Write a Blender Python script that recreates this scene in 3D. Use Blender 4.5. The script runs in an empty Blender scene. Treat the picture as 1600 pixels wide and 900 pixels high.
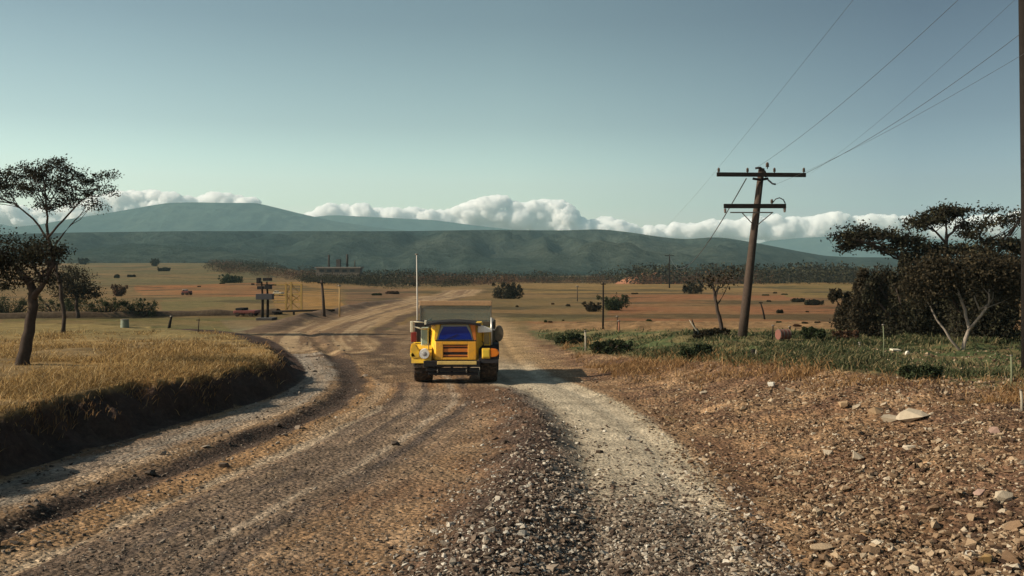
import bpy, bmesh, math, random
import numpy as np
from mathutils import Vector, Matrix

random.seed(7)
rng = np.random.default_rng(11)
SC = bpy.context.scene
COL = SC.collection
R = math.radians

# ------------------------------------------------------------------ camera, sky, sun, exposure
CAM_Z, F, HOR = 3.5, 1600.0, 425.0
cam_d = bpy.data.cameras.new('camera')
cam = bpy.data.objects.new('camera', cam_d)
COL.objects.link(cam)
cam.location = (0, 0, CAM_Z)
cam.rotation_euler = (R(90), 0, 0)
cam_d.sensor_width = 36.0
cam_d.lens = 36.0
cam_d.shift_y = -(450 - HOR) / 1600.0
cam_d.clip_start = 0.1
cam_d.clip_end = 60000
SC.camera = cam

SUN_EL, SUN_AZ = R(30), R(-100)          # azimuth clockwise from +Y: the sun stands to the left of the view
SUN_STRENGTH, SKY_STRENGTH, EXPOSURE = 4.4, 0.15, 0.6
SKY_EL = [(0.0, (1.0, 0.98, 0.84)), (0.09, (0.92, 0.90, 0.80)), (0.14, (0.66, 0.63, 0.60)), (0.235, (0.44, 0.42, 0.44)), (0.30, (0.40, 0.39, 0.42)), (1.0, (0.42, 0.42, 0.45))]
SKY_AZ = [(-1.0, (1.0, 1.0, 0.97)), (-0.36, (0.95, 0.95, 0.94)), (0.0, (0.78, 0.78, 0.78)), (0.36, (0.33, 0.34, 0.44)), (1.0, (0.26, 0.27, 0.36))]
world = bpy.data.worlds.new('World')
SC.world = world
world.use_nodes = True
wn, wl = world.node_tree.nodes, world.node_tree.links
bg = wn['Background']
sky = wn.new('ShaderNodeTexSky')
sky.sky_type = 'NISHITA'
sky.sun_disc = False
sky.sun_elevation = SUN_EL
sky.sun_rotation = SUN_AZ % (2 * math.pi)
sky.air_density = 1.0
sky.dust_density = 1.0
sky.ozone_density = 1.0
hsv = wn.new('ShaderNodeHueSaturation')
hsv.inputs['Saturation'].default_value = 0.8
hsv.inputs['Hue'].default_value = 0.455
wl.new(sky.outputs[0], hsv.inputs['Color'])
tc_ = wn.new('ShaderNodeTexCoord'); sx_ = wn.new('ShaderNodeSeparateXYZ')
wl.new(tc_.outputs['Generated'], sx_.inputs[0])
def wramp(src, lo, hi, stops):
    mr = wn.new('ShaderNodeMapRange'); mr.inputs[1].default_value = lo; mr.inputs[2].default_value = hi
    wl.new(src, mr.inputs[0])
    r = wn.new('ShaderNodeValToRGB'); e = r.color_ramp.elements
    while len(e) < len(stops): e.new(0.5)
    for k, (q, c) in enumerate(stops):
        e[k].position = (q - lo) / (hi - lo); e[k].color = (*c, 1)
    wl.new(mr.outputs[0], r.inputs[0])
    return r.outputs[0]
# hazy air: the sky is palest low down and on the sun's side, deeper overhead and away from the sun
el_ = wramp(sx_.outputs[2], 0.0, 1.0, SKY_EL)
az_ = wramp(sx_.outputs[0], -1.0, 1.0, SKY_AZ)
def wmul(A, B_):
    m_ = wn.new('ShaderNodeMix'); m_.data_type = 'RGBA'; m_.blend_type = 'MULTIPLY'; m_.inputs[0].default_value = 1.0; m_.clamp_result = False
    wl.new(A, m_.inputs[6]); wl.new(B_, m_.inputs[7]); return m_.outputs[2]
wl.new(wmul(wmul(hsv.outputs[0], el_), az_), bg.inputs['Color'])
bg.inputs['Strength'].default_value = SKY_STRENGTH

sun_d = bpy.data.lights.new('sun', 'SUN')
sun_d.energy = SUN_STRENGTH
sun_d.angle = R(0.5)
sun_d.color = (1.0, 0.87, 0.68)
sun = bpy.data.objects.new('sun', sun_d)
COL.objects.link(sun)
SUN_DIR = Vector((math.sin(SUN_AZ) * math.cos(SUN_EL), math.cos(SUN_AZ) * math.cos(SUN_EL), math.sin(SUN_EL)))
sun.rotation_euler = SUN_DIR.to_track_quat('Z', 'Y').to_euler()
sun.location = (0, 0, 40)

SC.view_settings.view_transform = 'Standard'
SC.view_settings.look = 'None'
SC.view_settings.exposure = EXPOSURE
SC.view_settings.gamma = 1
SC.cycles.use_denoising = True
SC.cycles.max_bounces = 18
SC.cycles.diffuse_bounces = 3
SC.cycles.glossy_bounces = 2
SC.cycles.transparent_max_bounces = 8
SC.cycles.volume_bounces = 16
SC.cycles.use_adaptive_sampling = True

# ------------------------------------------------------------------ helpers
def tag(o, label=None, cat=None, group=None, kind=None):
    if label: o['label'] = label
    if cat: o['category'] = cat
    if group: o['group'] = group
    if kind: o['kind'] = kind
    return o

def empty(name, loc, label=None, cat=None, group=None):
    o = bpy.data.objects.new(name, None)
    o.empty_display_size = 0.2
    COL.objects.link(o)
    o.location = loc
    return tag(o, label, cat, group)

def np_mesh(name, V, Fc, mat, parent=None, smooth=False, attrs=None):
    V = np.ascontiguousarray(V, dtype=np.float32)
    Fc = np.ascontiguousarray(Fc, dtype=np.int32)
    k = Fc.shape[1]
    me = bpy.data.meshes.new(name)
    me.vertices.add(len(V)); me.vertices.foreach_set('co', V.ravel())
    me.loops.add(Fc.size); me.loops.foreach_set('vertex_index', Fc.ravel())
    me.polygons.add(len(Fc))
    me.polygons.foreach_set('loop_start', np.arange(0, Fc.size, k, dtype=np.int32))
    me.polygons.foreach_set('use_smooth', np.full(len(Fc), bool(smooth)))
    if attrs:
        for an, A in attrs.items():
            if A.ndim == 2:
                at_ = me.attributes.new(an, 'FLOAT_COLOR', 'POINT')
                at_.data.foreach_set('color', np.ascontiguousarray(A, dtype=np.float32).ravel())
            else:
                at_ = me.attributes.new(an, 'FLOAT', 'POINT')
                at_.data.foreach_set('value', np.ascontiguousarray(A, dtype=np.float32))
    me.update(calc_edges=True)
    me.materials.append(mat)
    o = bpy.data.objects.new(name, me)
    COL.objects.link(o)
    if parent: o.parent = parent
    return o

def bm_obj(name, bm, mat, parent=None, smooth=False):
    bmesh.ops.recalc_face_normals(bm, faces=bm.faces)
    me = bpy.data.meshes.new(name)
    if smooth:
        for f in bm.faces: f.smooth = True
    bm.to_mesh(me); bm.free()
    me.materials.append(mat)
    o = bpy.data.objects.new(name, me)
    COL.objects.link(o)
    if parent: o.parent = parent
    return o

def add_box(bm, x0, x1, y0, y1, z0, z1, bev=0.0):
    vs = [bm.verts.new(p) for p in ((x0,y0,z0),(x1,y0,z0),(x1,y1,z0),(x0,y1,z0),(x0,y0,z1),(x1,y0,z1),(x1,y1,z1),(x0,y1,z1))]
    fs = [bm.faces.new([vs[i] for i in q]) for q in ((3,2,1,0),(4,5,6,7),(0,1,5,4),(1,2,6,5),(2,3,7,6),(3,0,4,7))]
    if bev > 0:
        es = list({e for f in fs for e in f.edges})
        bmesh.ops.bevel(bm, geom=es, offset=bev, segments=2, affect='EDGES', profile=0.6)

def add_prism(bm, pts, y0, y1, bev=0.0):
    """pts in the x,z plane, pushed from depth y0 to y1"""
    a = [bm.verts.new((p[0], y0, p[1])) for p in pts]
    b = [bm.verts.new((p[0], y1, p[1])) for p in pts]
    fs = [bm.faces.new(a), bm.faces.new(b[::-1])]
    n = len(pts)
    for i in range(n):
        fs.append(bm.faces.new((a[i], b[i], b[(i+1) % n], a[(i+1) % n])))
    if bev > 0:
        es = list({e for f in fs for e in f.edges})
        bmesh.ops.bevel(bm, geom=es, offset=bev, segments=2, affect='EDGES')

def add_plan(bm, pts, z0, z1, bev=0.0, top=None):
    a = [bm.verts.new((p[0], p[1], z0)) for p in pts]
    b = [bm.verts.new((p[0], p[1], z1)) for p in (top or pts)]
    fs = [bm.faces.new(a[::-1]), bm.faces.new(b)]
    n = len(pts)
    for i in range(n):
        fs.append(bm.faces.new((a[i], a[(i+1) % n], b[(i+1) % n], b[i])))
    if bev > 0:
        es = list({e for f in fs for e in f.edges})
        bmesh.ops.bevel(bm, geom=es, offset=bev, segments=2, affect='EDGES')

def tube_np(path, radii, n=6, cap=True):
    P = np.array(path, dtype=float)
    m = len(P)
    V = []; Fq = []
    up0 = np.array([0.31, 0.17, 0.93])
    for i in range(m):
        t = P[min(i+1, m-1)] - P[max(i-1, 0)]
        t /= (np.linalg.norm(t) + 1e-9)
        a = np.cross(t, up0 if abs(t @ up0) < 0.95 else np.array([1., 0, 0])); a /= np.linalg.norm(a)
        b = np.cross(t, a)
        for k in range(n):
            th = 2 * math.pi * k / n
            V.append(P[i] + radii[i] * (math.cos(th) * a + math.sin(th) * b))
    for i in range(m - 1):
        for k in range(n):
            k2 = (k + 1) % n
            Fq.append((i*n+k, i*n+k2, (i+1)*n+k2, (i+1)*n+k))
    if cap:
        for i, rev in ((0, True), (m-1, False)):
            c = len(V); V.append(P[i])
            for k in range(n):
                k2 = (k + 1) % n
                tri = (i*n+k2, i*n+k, c) if rev else (i*n+k, i*n+k2, c)
                Fq.append((tri[0], tri[1], tri[2], tri[2]))
    return np.array(V), np.array(Fq)

class NB:
    """collects pieces of quads (a triangle repeats its last index)"""
    def __init__(s): s.V = []; s.F = []; s.n = 0
    def add(s, V, Fq):
        s.V.append(V); s.F.append(Fq + s.n); s.n += len(V)
    def tube(s, path, radii, n=6):
        if not hasattr(radii, '__len__'): radii = [radii] * len(path)
        s.add(*tube_np(path, radii, n))
    def build(s, name, mat, parent=None, smooth=True):
        V = np.concatenate(s.V); Fq = np.concatenate(s.F)
        me = bpy.data.meshes.new(name)
        me.from_pydata(V.tolist(), [], [tuple(f[:3]) if f[2] == f[3] else tuple(f) for f in Fq.tolist()])
        me.polygons.foreach_set('use_smooth', np.full(len(me.polygons), bool(smooth)))
        me.materials.append(mat)
        o = bpy.data.objects.new(name, me)
        COL.objects.link(o)
        if parent: o.parent = parent
        return o

# ---- value noise
def _hash(ix, iy, seed):
    h = (ix.astype(np.int64) * 374761393 + iy.astype(np.int64) * 668265263 + seed * 974711) & 0x7fffffff
    h = ((h ^ (h >> 13)) * 1274126177) & 0x7fffffff
    return ((h ^ (h >> 16)) & 0xffff) / 65535.0

def vnoise(x, y, seed=0):
    ix = np.floor(x); iy = np.floor(y)
    fx = x - ix; fy = y - iy
    fx = fx * fx * (3 - 2 * fx); fy = fy * fy * (3 - 2 * fy)
    a = _hash(ix, iy, seed); b = _hash(ix+1, iy, seed); c = _hash(ix, iy+1, seed); d = _hash(ix+1, iy+1, seed)
    return (a*(1-fx)+b*fx)*(1-fy) + (c*(1-fx)+d*fx)*fy

def fbm(x, y, seed=0, octv=4):
    s = 0; amp = 0.5; tot = 0
    for k in range(octv):
        s = s + amp * vnoise(x * 2**k + 17.3*k, y * 2**k - 9.1*k, seed + k); tot += amp; amp *= 0.5
    return s / tot

def along(x, y, poly):
    d = np.full(x.shape, 1e9); sg = np.ones(x.shape); s = np.zeros(x.shape); acc = 0.0
    for (ax, ay), (bx, by) in zip(poly[:-1], poly[1:]):
        vx, vy = bx-ax, by-ay; L = math.hypot(vx, vy)
        t = np.clip(((x-ax)*vx + (y-ay)*vy) / (L*L+1e-9), 0, 1)
        dd = np.hypot(x-ax-t*vx, y-ay-t*vy)
        k = dd < d
        d = np.where(k, dd, d); s = np.where(k, acc + t*L, s); sg = np.where(k, np.sign(vx*(y-ay)-vy*(x-ax)), sg); acc += L
    return d*sg, s

def sstep(a, b, x):
    t = np.clip((x - a) / (b - a), 0, 1)
    return t * t * (3 - 2 * t)

# ---- from the photograph's pixels to places on flat ground
def flat(px, py, z=0.0):
    Y = F * (CAM_Z - z) / (py - HOR)
    return ((px - 800) / F * Y, Y)

def W(pts): return np.array([flat(*p) for p in pts])

def pdist(x, y, poly):
    d = np.full(x.shape, 1e9)
    for (ax, ay), (bx, by) in zip(poly[:-1], poly[1:]):
        vx, vy = bx-ax, by-ay
        t = np.clip(((x-ax)*vx + (y-ay)*vy) / (vx*vx+vy*vy+1e-9), 0, 1)
        d = np.minimum(d, np.hypot(x-ax-t*vx, y-ay-t*vy))
    return d

def smooth_poly(P, it=2):
    P = np.array(P)
    for _ in range(it):
        Q = [P[0]]
        for a, b in zip(P[:-1], P[1:]):
            Q += [0.75*a+0.25*b, 0.25*a+0.75*b]
        Q.append(P[-1]); P = np.array(Q)
    return P

def inside(x, y, poly):
    r = np.zeros(x.shape, bool)
    n = len(poly)
    for i in range(n):
        x1, y1 = poly[i]; x2, y2 = poly[(i+1) % n]
        c = ((y1 > y) != (y2 > y)) & (x < (x2-x1)*(y-y1)/(y2-y1+1e-12)+x1)
        r ^= c
    return r

FOOT = smooth_poly(np.vstack([[(-9.6, 2.0), (-9.3, 8.0)], W([(-300,855),(0,748),(100,714),(240,674),(350,642),(420,624),(465,602),(480,586),(472,568),(452,550),(434,537),(415,527),(330,514)]), [(-28, 72), (-80, 74)]]))
FIELD = np.vstack([FOOT, [(-80, 2)]])
L1 = smooth_poly(W([(-300,875),(0,772),(130,730),(260,688),(400,646),(470,617),(499,592),(490,565),(462,540),(440,522),(410,513)]))
L2 = smooth_poly(W([(-200,870),(0,800),(200,735),(400,664),(500,624),(530,596),(517,570),(487,540),(462,520)]))
L3 = smooth_poly(W([(-200,915),(0,832),(200,757),(400,684),(500,644),(546,612),(551,592),(532,565),(502,537),(480,518)]))
L4 = smooth_poly(W([(-200,965),(0,872),(200,798),(300,752),(400,708),(500,666),(572,630),(592,605),(572,575),(530,540),(500,520)]))
L4b = smooth_poly(W([(-100,930),(100,858),(250,786),(400,724),(520,676),(600,634)]))
L5 = smooth_poly(W([(0,990),(200,870),(330,800),(450,742),(560,692),(630,650),(650,622)]))
BERM = smooth_poly(W([(720,960),(765,900),(812,790),(836,705),(815,650),(780,612)]))
TRACK = smooth_poly(W([(1050,1000),(1028,890),(1000,780),(965,690),(905,634),(850,606),(805,588),(775,560),(760,520),(752,490)]))
VERGE = smooth_poly(np.vstack([[(4.2, 2.0)], W([(1230,900),(1130,770),(1060,690),(1000,640),(950,612),(905,590),(860,560),(830,530),(815,505)])]))
VERGE_P = np.vstack([VERGE, [(90, 75), (90, 2)]])
FARROAD = smooth_poly(np.array([(-9.3, 46), (-11.3, 55), (-12.0, 62), (-12.4, 84), (-11.8, 124), (-9.0, 190)]))
BANKLINE = smooth_poly(np.array([(-14.6, 60), (-15.2, 72), (-15.4, 90), (-14.9, 130)]))

def height(x, y, full=False):
    x = np.asarray(x, float); y = np.asarray(y, float)
    z = np.zeros(np.broadcast(x, y).shape)
    u = x / np.maximum(y, 1)
    z = z + 9.5 * sstep(110, 720, y) * sstep(-0.13, -0.29, u)
    z = z + 1.9 * (fbm(x/48, y/42, 3, 4) - 0.5) * sstep(85, 190, y) * sstep(600, 380, y)
    near = y < 160
    fd = np.where(near, pdist(x, y, FOOT), 99)
    ins = inside(x, y, FIELD) & near
    d = np.where(ins, fd, -fd)
    H = np.interp(y, [15, 26, 36, 46, 62, 76], [0.94, 0.92, 0.68, 0.38, 0.12, 0.0])
    wob = (fbm(x*1.1, y*1.1, 21, 4) - 0.5) * 1.5
    wb = np.interp(y, [15, 30, 40, 60], [1.0, 1.2, 1.6, 3.2])
    bank = sstep(0.0, 1.0, (d + wob * sstep(-0.2, 0.4, d)) / wb)
    z = z + H * bank
    z = z + np.where(ins, 0.16 * (fbm(x*0.5, y*0.5, 31, 3) - 0.5) * sstep(0.3, 2, d), 0)
    vd = pdist(x, y, VERGE); vin = inside(x, y, VERGE_P) & near
    vd = np.where(vin, vd, -vd) * near
    rise = sstep(0.2, 6.0, vd) * 0.92 * sstep(75, 40, y)
    z = z + rise + np.where(vin, (0.36 * (fbm(x*0.55, y*0.55, 41, 4) - 0.5) + 0.24 * (fbm(x*1.5, y*1.5, 42, 4) - 0.5)) * sstep(0, 2, vd), 0)
    dl3 = pdist(x, y, L3); dl2 = pdist(x, y, L2); dl4 = pdist(x, y, L4b)
    mod = fbm(x*0.35, y*0.35, 51, 2)
    rw = fbm(x*0.8, y*0.8, 52, 4)
    d3 = dl3 + 0.35*(rw-0.5)
    z = z - 0.095 * np.exp(-(d3/0.32)**2) * near * (0.6+mod) + 0.075*np.exp(-((d3-0.5)/0.24)**2) * near * sstep(0.35, 0.75, mod) * (0.5+rw)
    z = z - 0.04 * np.exp(-(dl4/0.2)**2) * near
    db = pdist(x, y, BERM)
    lump = 0.6 + 0.8 * fbm(x*1.3, y*1.3, 61, 3)
    z = z + 0.27 * np.exp(-(db/0.8)**2) * lump * near * (0.35 + 0.65*sstep(32, 20, y)) + 0.10 * np.exp(-(db/1.6)**2) * (fbm(x*1.9, y*1.9, 62, 3)-0.4) * near
    dt = pdist(x, y, TRACK)
    z = z - 0.05 * np.exp(-((dt-0.72)/0.25)**2) * near
    db2 = pdist(x, y, BANKLINE)
    z = z + 0.40 * np.exp(-((db2+1.2*(fbm(x*0.6, y*0.6, 53, 3)-0.5))/1.0)**2) * sstep(56, 70, y) * sstep(135, 100, y) * near * (0.5+fbm(x*0.4, y*0.25, 54, 3))
    z = z + 0.035 * (fbm(x*3.0, y*3.0, 71, 3) - 0.5) * near + 0.16 * (fbm(x*2.1, y*2.1, 72, 4) - 0.5) * np.where(ins, np.clip(4*bank*(1-bank), 0, 1), 0)
    # mound of scraped earth right of the verge
    if full: return z, dict(d=d, ins=ins, bank=bank, vd=vd, vin=vin, db=db, dt=dt, dl3=dl3, dl2=dl2, dl4=dl4, dl1=pdist(x, y, L1), dl5=pdist(x, y, L5), dor=pdist(x, y, L4), dfr=pdist(x, y, FARROAD), db2=db2)
    return z

_Ys = np.geomspace(6, 6000, 5000)
def at(px, py):
    xs = (px - 800) / F * _Ys
    zr = CAM_Z - (py - HOR) / F * _Ys
    zh = height(xs, _Ys)
    k = np.argmax(zr <= zh)
    if not (zr <= zh).any(): k = len(_Ys) - 1
    return Vector((xs[k], _Ys[k], zh[k]))

def up(px, py, Y):
    return Vector(((px - 800) / F * Y, Y, CAM_Z - (py - HOR) / F * Y))

def gz(x, y): return float(height(np.array([x]), np.array([y]))[0])

# ------------------------------------------------------------------ materials
def nmat(name):
    m = bpy.data.materials.new(name); m.use_nodes = True
    nt = m.node_tree
    return m, nt.nodes, nt.links, nt.nodes['Principled BSDF']

def mix(n, l, a, b, fac, mode='MIX'):
    x = n.new('ShaderNodeMix'); x.data_type = 'RGBA'; x.blend_type = mode
    for sock, v in ((x.inputs[6], a), (x.inputs[7], b), (x.inputs[0], fac)):
        if hasattr(v, 'is_linked'): l.new(v, sock)
        elif isinstance(v, (int, float)): sock.default_value = v
        else: sock.default_value = (*v, 1)
    return x.outputs[2]

def noise(n, l, scale, detail=4, rough=0.6, coord=None, sc3=None):
    t = n.new('ShaderNodeTexNoise'); t.inputs['Scale'].default_value = scale
    t.inputs['Detail'].default_value = detail; t.inputs['Roughness'].default_value = rough
    tc = n.new('ShaderNodeTexCoord')
    if sc3:
        mp = n.new('ShaderNodeMapping'); mp.inputs['Scale'].default_value = sc3
        l.new(tc.outputs['Object'], mp.inputs['Vector']); l.new(mp.outputs[0], t.inputs['Vector'])
    else:
        l.new(tc.outputs['Object'], t.inputs['Vector'])
    return t

def ramp(n, l, src, stops):
    r = n.new('ShaderNodeValToRGB')
    e = r.color_ramp.elements
    while len(e) < len(stops): e.new(0.5)
    for k, (p, c) in enumerate(stops):
        e[k].position = p
        e[k].color = (c, c, c, 1) if isinstance(c, (int, float)) else (*c, 1)
    l.new(src, r.inputs[0])
    return r.outputs[0]

def simple(name, col, rough=0.6, metal=0.0, var=0.25, scale=3.0, dirt=None, dirt_amt=0.4, spec=0.4, coat=0.0):
    m, n, l, b = nmat(name)
    t = noise(n, l, scale, 5)
    dark = tuple(c * (1 - var) for c in col); lite = tuple(min(1, c * (1 + var)) for c in col)
    c = mix(n, l, dark, lite, t.outputs[0])
    if dirt:
        t2 = noise(n, l, scale * 2.3, 6, 0.7)
        f = ramp(n, l, t2.outputs[0], [(0.42, 0.0), (0.75, dirt_amt)])
        c = mix(n, l, c, dirt, f)
    l.new(c, b.inputs['Base Color'])
    b.inputs['Roughness'].default_value = rough
    b.inputs['Metallic'].default_value = metal
    b.inputs['Specular IOR Level'].default_value = spec
    if coat: b.inputs['Coat Weight'].default_value = coat
    return m

def island(name, stops, rough=0.9, transl=0.0, bump=0.0, spec=0.1):
    m, n, l, b = nmat(name)
    g = n.new('ShaderNodeNewGeometry')
    c = ramp(n, l, g.outputs['Random Per Island'], stops)
    l.new(c, b.inputs['Base Color'])
    b.inputs['Roughness'].default_value = rough
    b.inputs['Specular IOR Level'].default_value = spec
    if bump:
        t = noise(n, l, bump, 5)
        bp = n.new('ShaderNodeBump'); bp.inputs['Strength'].default_value = 0.5; bp.inputs['Distance'].default_value = 0.02
        l.new(t.outputs[0], bp.inputs['Height']); l.new(bp.outputs[0], b.inputs['Normal'])
        c2 = mix(n, l, c, mix(n, l, (0.5,0.5,0.5), (1,1,1), t.outputs[0]), 0.8, 'MULTIPLY')
        l.new(c2, b.inputs['Base Color'])
    if transl:
        tr = n.new('ShaderNodeBsdfTranslucent'); l.new(c, tr.inputs[0])
        mx = n.new('ShaderNodeMixShader'); mx.inputs[0].default_value = transl
        out = n['Material Output']
        l.new(b.outputs[0], mx.inputs[1]); l.new(tr.outputs[0], mx.inputs[2]); l.new(mx.outputs[0], out.inputs[0])
    return m

def ground_mat():
    m, n, l, b = nmat('earth')
    a = n.new('ShaderNodeAttribute'); a.attribute_name = 'soil_and_shade'
    p = n.new('ShaderNodeAttribute'); p.attribute_name = 'pebble'
    n1 = noise(n, l, 0.9, 8, 0.65)
    n2 = noise(n, l, 9.0, 6, 0.7)
    c = mix(n, l, a.outputs['Color'], ramp(n, l, n1.outputs[0], [(0.3, 0.62), (0.7, 1.3)]), 1.0, 'MULTIPLY')
    c = mix(n, l, c, ramp(n, l, n2.outputs[0], [(0.3, 0.6), (0.7, 1.35)]), 0.8, 'MULTIPLY')
    tc = n.new('ShaderNodeTexCoord')
    outs = []
    for sc in (13.0, 31.0):
        v = n.new('ShaderNodeTexVoronoi'); v.inputs['Scale'].default_value = sc
        l.new(tc.outputs['Object'], v.inputs['Vector'])
        outs.append(v)
    bw = n.new('ShaderNodeSeparateColor'); l.new(outs[0].outputs['Color'], bw.inputs[0])
    bw2 = n.new('ShaderNodeSeparateColor'); l.new(outs[1].outputs['Color'], bw2.inputs[0])
    pc = ramp(n, l, bw.outputs[0], [(0.0, 0.45), (0.55, 0.9), (0.8, 1.3), (1.0, 2.2)])
    pc2 = ramp(n, l, bw2.outputs[0], [(0.0, 0.5), (0.6, 1.0), (0.9, 1.5), (1.0, 2.0)])
    peb = mix(n, l, pc, pc2, 0.5)
    c = mix(n, l, c, peb, p.outputs['Fac'], 'MULTIPLY')
    l.new(c, b.inputs['Base Color'])
    b.inputs['Roughness'].default_value = 0.95
    b.inputs['Specular IOR Level'].default_value = 0.1
    inv = n.new('ShaderNodeMath'); inv.operation = 'MULTIPLY'
    l.new(outs[0].outputs['Distance'], inv.inputs[0]); l.new(p.outputs['Fac'], inv.inputs[1])
    add = n.new('ShaderNodeMath'); add.operation = 'SUBTRACT'
    l.new(n2.outputs[0], add.inputs[0]); l.new(inv.outputs[0], add.inputs[1])
    bp = n.new('ShaderNodeBump'); bp.inputs['Strength'].default_value = 0.9; bp.inputs['Distance'].default_value = 0.07
    l.new(add.outputs[0], bp.inputs['Height']); l.new(bp.outputs[0], b.inputs['Normal'])
    return m
M_EARTH = ground_mat()

# ------------------------------------------------------------------ ground sheet and roads
def build_ground():
    us = np.concatenate([np.linspace(-1.3, -0.62, 70, endpoint=False), np.linspace(-0.62, 0.62, 760, endpoint=False), np.linspace(0.62, 1.3, 71)])
    ys = np.concatenate([np.geomspace(2.5, 10.5, 60, endpoint=False), np.geomspace(10.5, 75, 520, endpoint=False), np.geomspace(75, 700, 220, endpoint=False), np.geomspace(700, 13000, 60)])
    U, Y = np.meshgrid(us, ys)
    X = U * (Y + 6)                      # a little wider close by
    X = np.where(Y < 75, U * (Y + 6), U * (Y + 6))
    z, m = height(X, Y, full=True)
    n = X.size
    # --- soils (colours of the ground itself, plus some painted shade)
    c = np.zeros(X.shape + (3,))
    def put(mask, col):
        nonlocal c
        mk = np.clip(mask, 0, 1)[..., None]
        c = c * (1 - mk) + np.array(col) * mk
    f1 = fbm(X*0.25, Y*0.25, 5, 4); f2 = fbm(X*1.1, Y*1.1, 6, 4)
    u = X / Y
    pxx = u * F + 800; pyy = HOR + F * (CAM_Z - z) / Y
    far_ = sstep(50, 90, Y)
    wx = pxx + far_ * (34*(fbm(X/18, Y/30, 101, 4)-0.5) + 26*(fbm(X/60, Y/60, 103, 3)-0.5))
    wy = pyy + far_ * 5.0*(fbm(X/25, Y/60, 102, 4)-0.5)
    # far fields
    c[:] = (0.215, 0.150, 0.070)
    st = fbm(X/70, Y/9, 8, 4)
    put(0.6 * sstep(0.45, 0.65, st), (0.150, 0.125, 0.058))
    def patch(poly, col, soft=2.0, amt=1.0):
        pp = np.array(poly, float)
        sel = inside(wx, wy, pp) & (Y > 55)
        # soften the edge with noise in the field itself
        dd = pdist(wx, wy, np.vstack([pp, pp[:1]]))
        put(np.where(sel, sstep(0, soft, dd + 2*(fbm(X/12, Y/12, 9, 3)-0.5)), 0) * amt, col)
    patch([(100,405),(420,410),(430,446),(100,448)], (0.135,0.125,0.060), 3)
    patch([(150,425),(420,432),(420,440),(150,436)], (0.190,0.155,0.075), 3)
    patch([(215,446),(420,440),(520,458),(420,466),(215,464)], (0.330,0.150,0.062), 3)
    patch([(250,464),(420,464),(420,487),(250,487)], (0.170,0.155,0.068), 2)
    patch([(420,440),(530,440),(530,488),(420,488)], (0.330,0.205,0.070), 3)
    patch([(540,447),(660,450),(640,470),(530,480)], (0.190,0.120,0.070), 4)
    patch([(770,440),(1570,440),(1570,457),(770,459)], (0.275,0.195,0.078), 2)
    patch([(780,462),(960,462),(960,478),(780,478)], (0.200,0.150,0.070), 3)
    patch([(950,459),(1360,459),(1360,511),(950,503)], (0.265,0.135,0.066), 3)
    patch([(1200,445),(1360,442),(1360,470),(1230,466)], (0.200,0.160,0.062), 3)
    patch([(780,494),(960,492),(900,502),(780,503)], (0.180,0.155,0.070), 2)
    patch([(820,502),(1340,506),(1340,522),(860,516)], (0.270,0.150,0.075), 3)
    patch([(0,498),(440,496),(520,492),(500,515),(440,520),(350,522),(0,516)], (0.135,0.130,0.050), 3)
    patch([(340,500),(500,497),(440,522),(370,524)], (0.185,0.165,0.100), 3, 0.9)
    for pl, wd in (([(770,460),(900,459),(1080,458),(1340,457)], 0.9), ([(770,440),(1000,441),(1350,441)], 0.8), ([(960,504),(1150,504),(1360,502)], 0.9), ([(960,487),(1160,489),(1340,485)], 0.5), ([(150,431),(420,437)], 0.7), ([(420,449),(520,456)], 0.7), ([(820,479),(960,478)], 0.8), ([(900,504),(960,503),(1100,500)], 0.7)):
        dd = pdist(pxx, pyy + 1.5*(fbm(X/20, Y/60, 104, 3)-0.5), np.array(pl, float))
        put(sstep(wd, wd*0.4, dd) * (Y > 55) * 0.85 * sstep(0.25, 0.45, fbm(X/5, Y/40, 12, 3)), (0.060, 0.048, 0.028))
    st2 = fbm(X/26, Y/5, 107, 4); st3 = fbm(X/9, Y/14, 108, 4)
    put(0.55 * sstep(0.5, 0.68, st2) * (Y > 50), (0.140, 0.115, 0.055))
    put(0.5 * sstep(0.52, 0.7, st3) * (Y > 50), (0.255, 0.175, 0.085))
    put(0.75 * sstep(0.56, 0.68, fbm(X/14, Y/9, 109, 4)) * (Y > 60), (0.075, 0.068, 0.035))
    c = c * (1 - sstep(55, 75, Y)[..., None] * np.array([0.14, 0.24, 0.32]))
    # left field: dry grass
    g = sstep(0.80, 0.97, m['bank']) * m['ins']
    put(g, (0.290, 0.180, 0.066))
    put(g * sstep(0.46, 0.6, f1) * 0.7, (0.150, 0.108, 0.056))
    put(g * sstep(0.52, 0.66, f2) * 0.6, (0.330, 0.225, 0.105))
    put(g * sstep(40, 56, Y) * 0.7, (0.200, 0.160, 0.062))
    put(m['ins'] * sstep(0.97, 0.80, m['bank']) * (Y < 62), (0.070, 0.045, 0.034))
    # worked ground between the roads
    road = sstep(62, 50, Y) * (~m['ins']) * (m['vd'] < 0.4)
    put(road, (0.270, 0.165, 0.088))
    put(road * sstep(0.45, 0.62, f2) * 0.6, (0.300, 0.205, 0.125))
    put(road * sstep(0.52, 0.66, f1) * 0.7, (0.190, 0.105, 0.058))
    nz = (f2 - 0.5) * 0.7 + 0.8 * (fbm(X*0.45, Y*0.45, 111, 4) - 0.5) + 0.35 * (fbm(X*3.1, Y*3.1, 112, 3) - 0.5)
    sd, sa = along(X, Y, L3)
    sk = fbm(sd*3.2 + 40, sa*0.10, 113, 4); sk2 = fbm(sd*8.0 + 40, sa*0.18, 114, 3)
    td, ta = along(X, Y, TRACK)
    tk = fbm(td*4.0 + 40, ta*0.10, 115, 4)
    put(road * sstep(2.4, 1.0, m['dl5'] + 1.5*nz) * 0.85, (0.238, 0.165, 0.108))
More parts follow.
